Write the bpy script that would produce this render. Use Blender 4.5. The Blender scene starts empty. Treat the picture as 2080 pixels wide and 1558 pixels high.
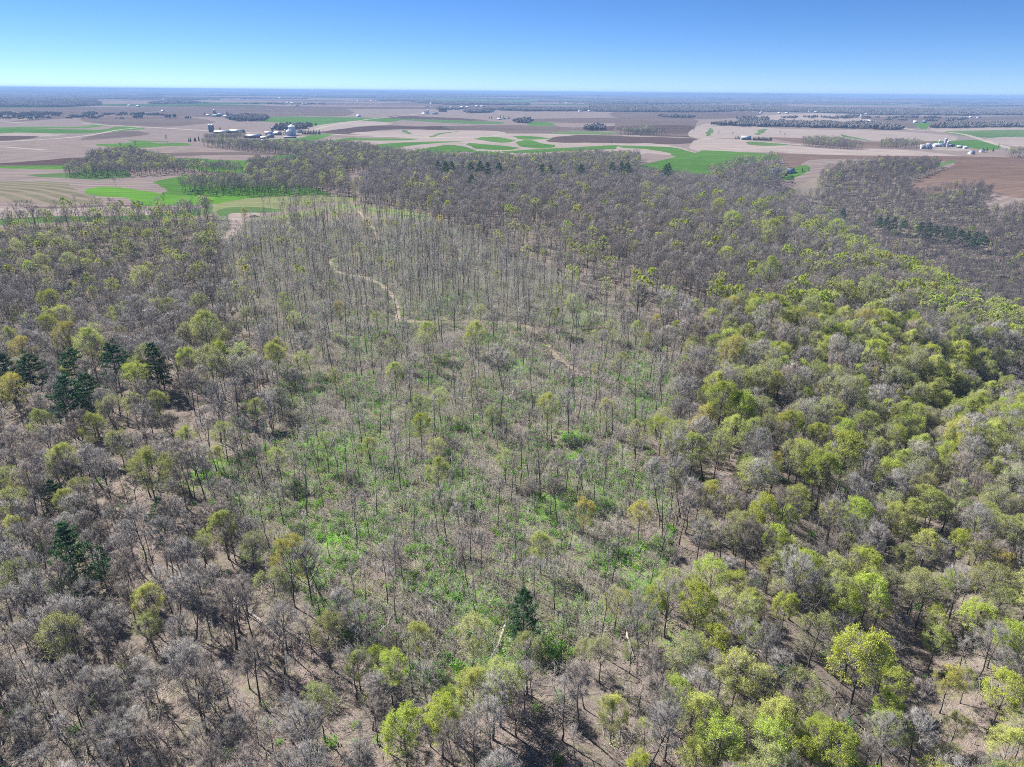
import bpy, math, random
import numpy as np
from mathutils import Vector, Matrix, geometry

SC = bpy.context.scene
COL = SC.collection
random.seed(7)
RNG = np.random.default_rng(7)

# ------------------------------------------------------------------ camera
W_PX, H_PX, F_PX = 2080.0, 1558.0, 1387.0
CAM_Z, PITCH, ROLL = 95.0, math.radians(23.15), math.radians(0.5)
cam_data = bpy.data.cameras.new("camera")
cam_data.sensor_width = 36.0
cam_data.lens = F_PX / W_PX * 36.0
cam_data.clip_start = 1.0
cam_data.clip_end = 200000.0
cam = bpy.data.objects.new("camera", cam_data)
COL.objects.link(cam)
CAM_R = Matrix.Rotation(math.pi / 2 - PITCH, 3, 'X') @ Matrix.Rotation(ROLL, 3, 'Z')
cam.matrix_world = Matrix.Translation((0, 0, CAM_Z)) @ CAM_R.to_4x4()
SC.camera = cam
R_NP = np.array(CAM_R)
C_NP = np.array([0.0, 0.0, CAM_Z])

# ------------------------------------------------------------------ sky, sun, exposure
SUN_EL, SUN_AZ = math.radians(43.0), math.radians(-52.0)      # azimuth from +Y towards +X
world = bpy.data.worlds.new("World")
SC.world = world
world.use_nodes = True
wn = world.node_tree
wn.nodes.clear()
w_out = wn.nodes.new("ShaderNodeOutputWorld")
w_bg = wn.nodes.new("ShaderNodeBackground")
w_sky = wn.nodes.new("ShaderNodeTexSky")
w_sky.sky_type = 'NISHITA'
w_sky.sun_disc = False
w_sky.sun_elevation = SUN_EL
w_sky.sun_rotation = SUN_AZ
w_sky.altitude = 3000.0
w_sky.air_density = 0.7
w_sky.dust_density = 0.0
w_sky.ozone_density = 7.0
w_bg.inputs["Strength"].default_value = 0.065
w_sat = wn.nodes.new("ShaderNodeHueSaturation")
w_sat.inputs["Saturation"].default_value = 1.1
w_sat.inputs["Hue"].default_value = 0.5
wn.links.new(w_sky.outputs[0], w_sat.inputs["Color"])
w_tint = wn.nodes.new("ShaderNodeMix")
w_tint.data_type = 'RGBA'
w_tint.blend_type = 'MULTIPLY'
w_tint.inputs[0].default_value = 1.0
w_tint.inputs[7].default_value = (1.0, 0.97, 1.02, 1.0)
wn.links.new(w_sat.outputs[0], w_tint.inputs[6])
wn.links.new(w_tint.outputs[2], w_bg.inputs[0])
wn.links.new(w_bg.outputs[0], w_out.inputs[0])

sun_data = bpy.data.lights.new("sun", 'SUN')
sun_data.energy = 5.0
sun_data.angle = math.radians(0.53)
sun_data.color = (1.0, 0.955, 0.89)
sun = bpy.data.objects.new("sun", sun_data)
COL.objects.link(sun)
SUN_DIR = Vector((math.sin(SUN_AZ) * math.cos(SUN_EL), math.cos(SUN_AZ) * math.cos(SUN_EL), math.sin(SUN_EL)))
sun.rotation_mode = 'QUATERNION'
sun.rotation_quaternion = SUN_DIR.to_track_quat('Z', 'Y')
sun.location = (0, 0, 400)

SC.view_settings.view_transform = 'Standard'
SC.view_settings.look = 'None'
SC.view_settings.exposure = 1.05
SC.view_settings.gamma = 1.0
SC.view_settings.use_curve_mapping = False
SC.render.engine = 'CYCLES'
SC.cycles.max_bounces = 5
SC.cycles.diffuse_bounces = 2
SC.cycles.glossy_bounces = 1
SC.cycles.transmission_bounces = 2
SC.cycles.transparent_max_bounces = 4
SC.cycles.volume_bounces = 0
SC.cycles.use_denoising = False
SC.cycles.filter_width = 0.95
SC.render.film_transparent = False

# ------------------------------------------------------------------ numeric helpers
def smooth(a, b, v):
    t = np.clip((v - a) / (b - a), 0, 1)
    return t * t * (3 - 2 * t)

_perm = np.random.default_rng(3).random((256, 256))
def vnoise(x, y, seed=0):
    x = np.asarray(x, float) + seed * 17.31
    y = np.asarray(y, float) + seed * 9.77
    xi, yi = np.floor(x).astype(int), np.floor(y).astype(int)
    fx, fy = x - xi, y - yi
    fx, fy = fx * fx * (3 - 2 * fx), fy * fy * (3 - 2 * fy)
    g = lambda i, j: _perm[(xi + i) % 256, (yi + j) % 256]
    return (g(0, 0) * (1 - fx) + g(1, 0) * fx) * (1 - fy) + (g(0, 1) * (1 - fx) + g(1, 1) * fx) * fy

def fbm(x, y, seed=0, octv=3):
    s, a, n = 0, 1.0, 0
    for o in range(octv):
        s = s + a * vnoise(np.asarray(x) * 2 ** o, np.asarray(y) * 2 ** o, seed + o)
        n += a
        a *= 0.5
    return s / n

def seg_dist(x, y, pts):
    d = np.full(np.shape(x), 1e9)
    for (ax, ay), (bx, by) in zip(pts[:-1], pts[1:]):
        vx, vy = bx - ax, by - ay
        t = np.clip(((x - ax) * vx + (y - ay) * vy) / (vx * vx + vy * vy), 0, 1)
        d = np.minimum(d, np.hypot(x - ax - t * vx, y - ay - t * vy))
    return d

# ------------------------------------------------------------------ the lie of the land
FARM_Z = -4.0
GULLY = [(70, 60), (78, 97), (102, 167), (180, 250), (270, 300), (380, 330)]
def edge_x(y):
    """where the right-hand flank of the ridge turns over"""
    y = np.asarray(y, float)
    return 240 + 0.14 * y + (vnoise(y / 70.0, y * 0 + 3.3, 7) - .5) * 46

def height(x, y):
    x, y = np.asarray(x, float), np.asarray(y, float)
    # right-hand flank of the ridge, the hollow and the slope opposite
    d = x - edge_x(y)
    gd = x - (20 + 0.1 * y)
    z1 = -0.41 * (d + np.sqrt(d * d + 42.0 ** 2)) - 0.045 * (gd + np.sqrt(gd * gd + 60.0 ** 2))
    e = x - (600 + 0.33 * (800 - y))
    z2 = -0.23 * (-e + np.sqrt(e * e + 60.0 ** 2))
    m = 0.5 * (z1 + z2 + np.sqrt((z1 - z2) ** 2 + 18.0 ** 2))
    m = np.where(m < -85, -85 - 15 * (1 - np.exp((np.minimum(m, -85) + 85) / 15)), m)
    fade = 1 - smooth(930, 1250, y)
    side = m * fade
    # left-hand flank
    l = -x - (70 + 0.22 * y)
    zl = -0.11 * (l + np.sqrt(l * l + 60.0 ** 2))
    zl = np.maximum(zl, -22) * (1 - smooth(380, 560, y))
    g = -(5.0 + 9.0 * smooth(150, 280, y)) * np.exp(-(seg_dist(x, y, GULLY) / (13.0 + 6.0 * smooth(150, 280, y))) ** 2)
    r = np.hypot(x, y)
    base = FARM_Z * smooth(480, 750, r)
    small = (fbm(x / 45, y / 45, 1) - 0.5) * 4.0 * (1 - smooth(500, 900, r))
    roll = (fbm(x / 520, y / 420, 5, 2) - 0.5) * 9.0 * smooth(800, 1500, r)
    far = (fbm(x / 2600, y / 1700, 11, 3) - 0.5) * 70.0 * smooth(5000, 14000, r)
    far2 = (fbm(x / 5200, y / 3500, 15, 3) - 0.3) * 190.0 * smooth(12000, 26000, r)
    return np.minimum(base + side + zl + g + small + roll + far + far2, 103.0)

def project(P):
    q = (np.asarray(P, float) - C_NP) @ R_NP
    dep = -q[..., 2]
    sd = np.where(np.abs(dep) < 1e-3, 1e-3, dep)
    return W_PX / 2 + F_PX * q[..., 0] / sd, H_PX / 2 - F_PX * q[..., 1] / sd, dep

def ray(px, py):
    v = np.stack([(np.asarray(px, float) - W_PX / 2) / F_PX, -(np.asarray(py, float) - H_PX / 2) / F_PX,
                  -np.ones(np.shape(px))], -1)
    return v @ R_NP.T

def flat(px, py, z=FARM_Z):
    d = ray(px, py)
    t = (CAM_Z - z) / np.maximum(-d[..., 2], 0.0095)
    return d[..., 0] * t, d[..., 1] * t, t

_ts = np.geomspace(40, 2500, 700)
def land(px, py, up=0.0):
    """where the sight line through this point of the photograph meets the land (or a height `up` above it)"""
    d = ray(px, py)
    P = C_NP + d * _ts[:, None]
    below = P[:, 2] < height(P[:, 0], P[:, 1]) + up
    k = int(np.argmax(below)) if below.any() else len(_ts) - 1
    t0, t1 = _ts[max(k - 1, 0)], _ts[k]
    for _ in range(12):
        tm = (t0 + t1) / 2
        p = C_NP + d * tm
        if p[2] < height(p[0], p[1]) + up: t1 = tm
        else: t0 = tm
    p = C_NP + d * t1
    return float(p[0]), float(p[1]), float(t1)

def inside(px, py, poly):
    px, py = np.asarray(px, float), np.asarray(py, float)
    r = np.zeros(px.shape, bool)
    n = len(poly)
    j = n - 1
    for i in range(n):
        xi, yi = poly[i]; xj, yj = poly[j]
        if yi != yj:
            c = ((yi > py) != (yj > py)) & (px < (xj - xi) * (py - yi) / (yj - yi) + xi)
            r ^= c
        j = i
    return r

def catmull(p, n=4):
    q = []
    m = len(p)
    for i in range(m):
        a, b, c, d = (np.array(p[(i + k) % m], float) for k in (-1, 0, 1, 2))
        for k in range(n):
            t = k / n
            v = .5 * ((2 * b) + (-a + c) * t + (2 * a - 5 * b + 4 * c - d) * t * t + (-a + 3 * b - 3 * c + d) * t ** 3)
            q.append((float(v[0]), float(v[1])))
    return q

def chaikin(p, n=2, closed=True):
    for _ in range(n):
        q = []
        m = len(p)
        if not closed: q.append(p[0])
        for i in range(m if closed else m - 1):
            a, b = p[i], p[(i + 1) % m]
            q.append((a[0] * .75 + b[0] * .25, a[1] * .75 + b[1] * .25))
            q.append((a[0] * .25 + b[0] * .75, a[1] * .25 + b[1] * .75))
        if not closed: q.append(p[-1])
        p = q
    return p

# ------------------------------------------------------------------ objects and labels
def tag(o, label=None, cat=None, group=None, kind=None):
    if label: o["label"] = label
    if cat: o["category"] = cat
    if group: o["group"] = group
    if kind: o["kind"] = kind
    return o

def make_mesh(name, verts, tris, mats, midx=None, smooth_shade=False):
    verts = np.asarray(verts, np.float32).reshape(-1, 3)
    tris = np.asarray(tris, np.int32).reshape(-1, 3)
    me = bpy.data.meshes.new(name)
    me.vertices.add(len(verts)); me.vertices.foreach_set("co", verts.ravel())
    me.loops.add(tris.size); me.loops.foreach_set("vertex_index", tris.ravel())
    me.polygons.add(len(tris))
    me.polygons.foreach_set("loop_start", np.arange(0, tris.size, 3, dtype=np.int32))
    for m in mats: me.materials.append(m)
    if midx is not None: me.polygons.foreach_set("material_index", np.asarray(midx, np.int32))
    if smooth_shade: me.polygons.foreach_set("use_smooth", np.ones(len(tris), bool))
    me.update(calc_edges=True)
    return me

def obj(name, me, parent=None, loc=None):
    o = bpy.data.objects.new(name, me)
    COL.objects.link(o)
    if parent: o.parent = parent
    if loc is not None: o.location = loc
    return o

def empty(name, loc, rz=0.0, s=1.0):
    o = bpy.data.objects.new(name, None)
    COL.objects.link(o)
    o.location = loc; o.rotation_euler = (0, 0, rz); o.scale = (s, s, s)
    o.empty_display_size = 0.5
    return o

# ------------------------------------------------------------------ materials
def new_mat(name):
    m = bpy.data.materials.new(name); m.use_nodes = True
    nt = m.node_tree; nt.nodes.clear()
    out = nt.nodes.new("ShaderNodeOutputMaterial")
    return m, nt, out

def N(nt, t, **kw):
    n = nt.nodes.new(t)
    for k, v in kw.items():
        if k in n.inputs: n.inputs[k].default_value = v
        else: setattr(n, k, v)
    return n

def ramp(nt, stops):
    r = nt.nodes.new("ShaderNodeValToRGB")
    e = r.color_ramp.elements
    while len(e) < len(stops): e.new(0.5)
    for i, (p, c) in enumerate(stops):
        e[i].position = p
        e[i].color = (c, c, c, 1) if isinstance(c, (int, float)) else (*c, 1)
    return r

def mixc(nt, fac, a, b, mode='MIX'):
    m = nt.nodes.new("ShaderNodeMix"); m.data_type = 'RGBA'; m.blend_type = mode
    def put(sock, v):
        if hasattr(v, "links"): nt.links.new(v, sock)
        elif isinstance(v, (int, float)): sock.default_value = v
        else: sock.default_value = (*v, 1)
    put(m.inputs[0], fac); put(m.inputs[6], a); put(m.inputs[7], b)
    return m.outputs[2]

def bark_mat(name, dark, light, scale=1.0):
    """bark: a grey that differs a little from tree to tree"""
    m, nt, out = new_mat(name)
    info = N(nt, "ShaderNodeObjectInfo")
    geo = N(nt, "ShaderNodeTexCoord")
    no = N(nt, "ShaderNodeTexNoise"); no.inputs["Scale"].default_value = 0.9 * scale; no.inputs["Detail"].default_value = 3
    nt.links.new(geo.outputs["Object"], no.inputs["Vector"])
    c = mixc(nt, no.outputs[0], dark, light)
    hv = N(nt, "ShaderNodeHueSaturation")
    mr = N(nt, "ShaderNodeMapRange"); mr.inputs[3].default_value = 0.7; mr.inputs[4].default_value = 1.3
    nt.links.new(info.outputs["Random"], mr.inputs[0])
    nt.links.new(mr.outputs[0], hv.inputs["Value"]); nt.links.new(c, hv.inputs["Color"])
    b = N(nt, "ShaderNodeBsdfDiffuse")
    nt.links.new(hv.outputs[0], b.inputs[0]); nt.links.new(b.outputs[0], out.inputs[0])
    return m

def leaf_mat(name, a, b, trans=0.45, spread=0.12):
    m, nt, out = new_mat(name)
    info = N(nt, "ShaderNodeObjectInfo")
    geo = N(nt, "ShaderNodeNewGeometry")
    c = mixc(nt, geo.outputs["Random Per Island"], a, b)
    hv = N(nt, "ShaderNodeHueSaturation")
    mr = N(nt, "ShaderNodeMapRange"); mr.inputs[3].default_value = 1 - spread * 1.6; mr.inputs[4].default_value = 1 + spread * 1.6
    mh = N(nt, "ShaderNodeMapRange"); mh.inputs[3].default_value = 0.5 - spread * 0.04; mh.inputs[4].default_value = 0.5 + spread * 0.2
    nt.links.new(info.outputs["Random"], mr.inputs[0])
    frac = N(nt, "ShaderNodeMath"); frac.operation = 'MULTIPLY'; frac.inputs[1].default_value = 7.37
    fr2 = N(nt, "ShaderNodeMath"); fr2.operation = 'FRACT'
    nt.links.new(info.outputs["Random"], frac.inputs[0]); nt.links.new(frac.outputs[0], fr2.inputs[0])
    nt.links.new(fr2.outputs[0], mh.inputs[0])
    nt.links.new(mr.outputs[0], hv.inputs["Value"]); nt.links.new(mh.outputs[0], hv.inputs["Hue"]); nt.links.new(c, hv.inputs["Color"])
    d = N(nt, "ShaderNodeBsdfDiffuse"); t = N(nt, "ShaderNodeBsdfTranslucent")
    nt.links.new(hv.outputs[0], d.inputs[0]); nt.links.new(hv.outputs[0], t.inputs[0])
    x = N(nt, "ShaderNodeMixShader"); x.inputs[0].default_value = trans
    nt.links.new(d.outputs[0], x.inputs[1]); nt.links.new(t.outputs[0], x.inputs[2])
    nt.links.new(x.outputs[0], out.inputs[0])
    return m

def plain(name, c, rough=0.7, var=0.12, scale=0.8, metal=0.0):
    m, nt, out = new_mat(name)
    tc = N(nt, "ShaderNodeTexCoord")
    no = N(nt, "ShaderNodeTexNoise"); no.inputs["Scale"].default_value = scale; no.inputs["Detail"].default_value = 4
    nt.links.new(tc.outputs["Object"], no.inputs["Vector"])
    col = mixc(nt, no.outputs[0], tuple(max(0, v * (1 - var)) for v in c), tuple(min(1, v * (1 + var)) for v in c))
    b = N(nt, "ShaderNodeBsdfPrincipled")
    b.inputs["Roughness"].default_value = rough; b.inputs["Metallic"].default_value = metal
    nt.links.new(col, b.inputs["Base Color"]); nt.links.new(b.outputs[0], out.inputs[0])
    return m

def field_mat(name, a, b, rows=0.0, rowc=None, row_angle=0.0, big=0.004, warp=25.0, spacing=14.0):
    """soil, stubble or crop: broad patches, fine speckle, and rows that bend with the slope"""
    m, nt, out = new_mat(name)
    tc = N(nt, "ShaderNodeTexCoord")
    n1 = N(nt, "ShaderNodeTexNoise"); n1.inputs["Scale"].default_value = big; n1.inputs["Detail"].default_value = 5
    n2 = N(nt, "ShaderNodeTexNoise"); n2.inputs["Scale"].default_value = big * 14; n2.inputs["Detail"].default_value = 3
    mp = N(nt, "ShaderNodeMapping"); mp.inputs["Scale"].default_value = (0.35, 1.0, 1.0)
    nt.links.new(tc.outputs["Object"], mp.inputs[0])
    nt.links.new(mp.outputs[0], n1.inputs["Vector"]); nt.links.new(mp.outputs[0], n2.inputs["Vector"])
    r1 = ramp(nt, [(0.3, 0.0), (0.7, 1.0)]); nt.links.new(n1.outputs[0], r1.inputs[0])
    c = mixc(nt, r1.outputs[0], a, b)
    r2 = ramp(nt, [(0.3, 0.82), (0.7, 1.15)]); nt.links.new(n2.outputs[0], r2.inputs[0])
    c = mixc(nt, 1.0, c, r2.outputs[0], 'MULTIPLY')
    if rows:
        wv = N(nt, "ShaderNodeTexWave"); wv.wave_type = 'BANDS'; wv.bands_direction = 'Y'
        wv.inputs["Scale"].default_value = 0.314 / spacing
        wv.inputs["Distortion"].default_value = warp; wv.inputs["Detail"].default_value = 1.0
        wv.inputs["Detail Scale"].default_value = 0.25
        mr = N(nt, "ShaderNodeMapping"); mr.inputs["Rotation"].default_value = (0, 0, row_angle)
        nt.links.new(tc.outputs["Object"], mr.inputs[0]); nt.links.new(mr.outputs[0], wv.inputs["Vector"])
        r3 = ramp(nt, [(0.45, 0.0), (0.85, rows)]); nt.links.new(wv.outputs[1], r3.inputs[0])
        c = mixc(nt, r3.outputs[0], c, rowc or b)
    d = N(nt, "ShaderNodeBsdfDiffuse"); nt.links.new(c, d.inputs[0]); nt.links.new(d.outputs[0], out.inputs[0])
    return m

TAN, TANL, BROWN, DARK = (0.30, 0.225, 0.19), (0.37, 0.29, 0.25), (0.20, 0.145, 0.125), (0.115, 0.08, 0.072)
MAT = {}
MAT['tan'] = field_mat('stubble_soil', (0.215, 0.179, 0.166), (0.227, 0.182, 0.161), 0.8, (0.156, 0.125, 0.113), 0.1)
MAT['tanlt'] = field_mat('pale_stubble', (0.278, 0.231, 0.208), (0.333, 0.283, 0.255), 0.8, (0.223, 0.184, 0.164), 0.35, spacing=11)
MAT['brown'] = field_mat('tilled_soil', (0.110, 0.085, 0.076), (0.162, 0.126, 0.112), 0.7, (0.090, 0.070, 0.062), -0.1)
MAT['dark'] = field_mat('dark_tilled_soil', (0.066, 0.046, 0.042), (0.099, 0.071, 0.063), 0.2, (0.056, 0.040, 0.036), 0.2)
MAT['soil'] = field_mat('red_brown_soil', (0.127, 0.087, 0.068), (0.177, 0.126, 0.104), 0.35, (0.105, 0.071, 0.059), 0.15, big=0.006)
MAT['green'] = field_mat('young_crop', (0.059, 0.139, 0.024), (0.089, 0.180, 0.035), 0.55, (0.048, 0.112, 0.021), 0.3)
MAT['lime'] = field_mat('bright_young_crop', (0.083, 0.196, 0.023), (0.105, 0.233, 0.032), 0.45, (0.064, 0.161, 0.019), 0.2)
MAT['green2'] = field_mat('rough_pasture', (0.061, 0.124, 0.038), (0.110, 0.162, 0.065))
MAT['hay'] = field_mat('pale_hay_grass', (0.158, 0.178, 0.079), (0.205, 0.211, 0.112), 0.3, (0.132, 0.172, 0.059), 0.05, big=0.012, warp=4)
MAT['olive'] = field_mat('sprouting_stubble', (0.125, 0.129, 0.076), (0.158, 0.142, 0.099), 0.75, (0.224, 0.178, 0.149), 0.5, warp=18, spacing=17)
MAT['gravel'] = field_mat('gravel_road', (0.304, 0.271, 0.218), (0.363, 0.330, 0.277))
MAT['dirt'] = field_mat('dirt_trail', (0.27, 0.235, 0.185), (0.34, 0.30, 0.24), big=0.05)
MAT['faint'] = field_mat('faint_trail', (0.231, 0.198, 0.149), (0.297, 0.259, 0.187), big=0.08)
MAT['yard'] = field_mat('farm_yard', (0.218, 0.185, 0.165), (0.297, 0.264, 0.238), big=0.03)

def forest_floor():
    m, nt, out = new_mat('leaf_litter')
    tc = N(nt, "ShaderNodeTexCoord")
    def noise(s, d, det=4):
        n = N(nt, "ShaderNodeTexNoise"); n.inputs["Scale"].default_value = s; n.inputs["Detail"].default_value = det
        n.inputs["Distortion"].default_value = d
        nt.links.new(tc.outputs["Object"], n.inputs["Vector"]); return n
    n1, n2, n3 = noise(0.06, 0.5), noise(0.7, 0.9, 6), noise(6.5, 0.3, 4)
    r1 = ramp(nt, [(0.3, 0.0), (0.7, 1.0)]); nt.links.new(n1.outputs[0], r1.inputs[0])
    c = mixc(nt, r1.outputs[0], (0.225, 0.178, 0.16), (0.195, 0.168, 0.146))
    r2 = ramp(nt, [(0.3, 0.72), (0.5, 0.98), (0.7, 1.2)]); nt.links.new(n2.outputs[0], r2.inputs[0])
    c = mixc(nt, 1.0, c, r2.outputs[0], 'MULTIPLY')
    r3 = ramp(nt, [(0.32, 0.45), (0.5, 1.0), (0.68, 1.55)]); nt.links.new(n3.outputs[0], r3.inputs[0])
    c = mixc(nt, 1.0, c, r3.outputs[0], 'MULTIPLY')
    at = N(nt, "ShaderNodeAttribute"); at.attribute_name = "veg"
    n4 = noise(0.35, 0.8, 5)
    s = N(nt, "ShaderNodeMath"); s.operation = 'ADD'; nt.links.new(at.outputs["Fac"], s.inputs[0]); nt.links.new(n4.outputs[0], s.inputs[1])
    r5 = ramp(nt, [(0.52, 0.0), (0.80, 0.75)]); nt.links.new(s.outputs[0], r5.inputs[0])
    c = mixc(nt, r5.outputs[0], c, mixc(nt, n2.outputs[0], (0.14, 0.15, 0.075), (0.24, 0.235, 0.13)))
    r4 = ramp(nt, [(0.78, 0.0), (1.15, 0.85)])
    nt.links.new(s.outputs[0], r4.inputs[0])
    g = mixc(nt, n2.outputs[0], (0.11, 0.28, 0.028), (0.20, 0.39, 0.055))
    c = mixc(nt, r4.outputs[0], c, g)
    d = N(nt, "ShaderNodeBsdfDiffuse"); nt.links.new(c, d.inputs[0])
    bp = N(nt, "ShaderNodeBump"); bp.inputs["Strength"].default_value = 0.6; bp.inputs["Distance"].default_value = 0.12
    nt.links.new(n3.outputs[0], bp.inputs["Height"]); nt.links.new(bp.outputs[0], d.inputs["Normal"])
    nt.links.new(d.outputs[0], out.inputs[0])
    return m
MAT['floor'] = forest_floor()

def far_land():
    """plain farmland a long way off: fields and woods too small to tell apart"""
    m, nt, out = new_mat('distant_farmland')
    tc = N(nt, "ShaderNodeTexCoord")
    vo = N(nt, "ShaderNodeTexVoronoi"); vo.inputs["Scale"].default_value = 0.0016; vo.inputs["Randomness"].default_value = 1.0
    mp = N(nt, "ShaderNodeMapping"); mp.inputs["Scale"].default_value = (0.6, 1.1, 1)
    nt.links.new(tc.outputs["Object"], mp.inputs[0]); nt.links.new(mp.outputs[0], vo.inputs["Vector"])
    sp = N(nt, "ShaderNodeSeparateColor"); nt.links.new(vo.outputs["Color"], sp.inputs[0])
    r = ramp(nt, [(0.0, (0.113, 0.083, 0.071)), (0.3, (0.190, 0.146, 0.125)), (0.55, (0.142, 0.104, 0.089)), (0.75, (0.208, 0.164, 0.140)), (0.9, (0.041, 0.089, 0.023))])
    r.color_ramp.interpolation = 'CONSTANT'
    nt.links.new(sp.outputs[0], r.inputs[0])
    n = N(nt, "ShaderNodeTexNoise"); n.inputs["Scale"].default_value = 0.01; n.inputs["Detail"].default_value = 5
    nt.links.new(tc.outputs["Object"], n.inputs["Vector"])
    r2 = ramp(nt, [(0.3, 0.8), (0.7, 1.15)]); nt.links.new(n.outputs[0], r2.inputs[0])
    c = mixc(nt, 1.0, r.outputs[0], r2.outputs[0], 'MULTIPLY')
    at = N(nt, "ShaderNodeAttribute"); at.attribute_name = "wood"
    nw = N(nt, "ShaderNodeTexNoise"); nw.inputs["Scale"].default_value = 0.0011; nw.inputs["Detail"].default_value = 6
    nt.links.new(mp.outputs[0], nw.inputs["Vector"])
    ad = N(nt, "ShaderNodeMath"); ad.operation = 'ADD'; nt.links.new(at.outputs["Fac"], ad.inputs[0]); nt.links.new(nw.outputs[0], ad.inputs[1])
    r3 = ramp(nt, [(0.86, 0.0), (0.90, 1.0)]); nt.links.new(ad.outputs[0], r3.inputs[0])
    c = mixc(nt, r3.outputs[0], c, (0.032, 0.032, 0.023))
    d = N(nt, "ShaderNodeBsdfDiffuse"); nt.links.new(c, d.inputs[0]); nt.links.new(d.outputs[0], out.inputs[0])
    return m
MAT['far'] = far_land()

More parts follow.
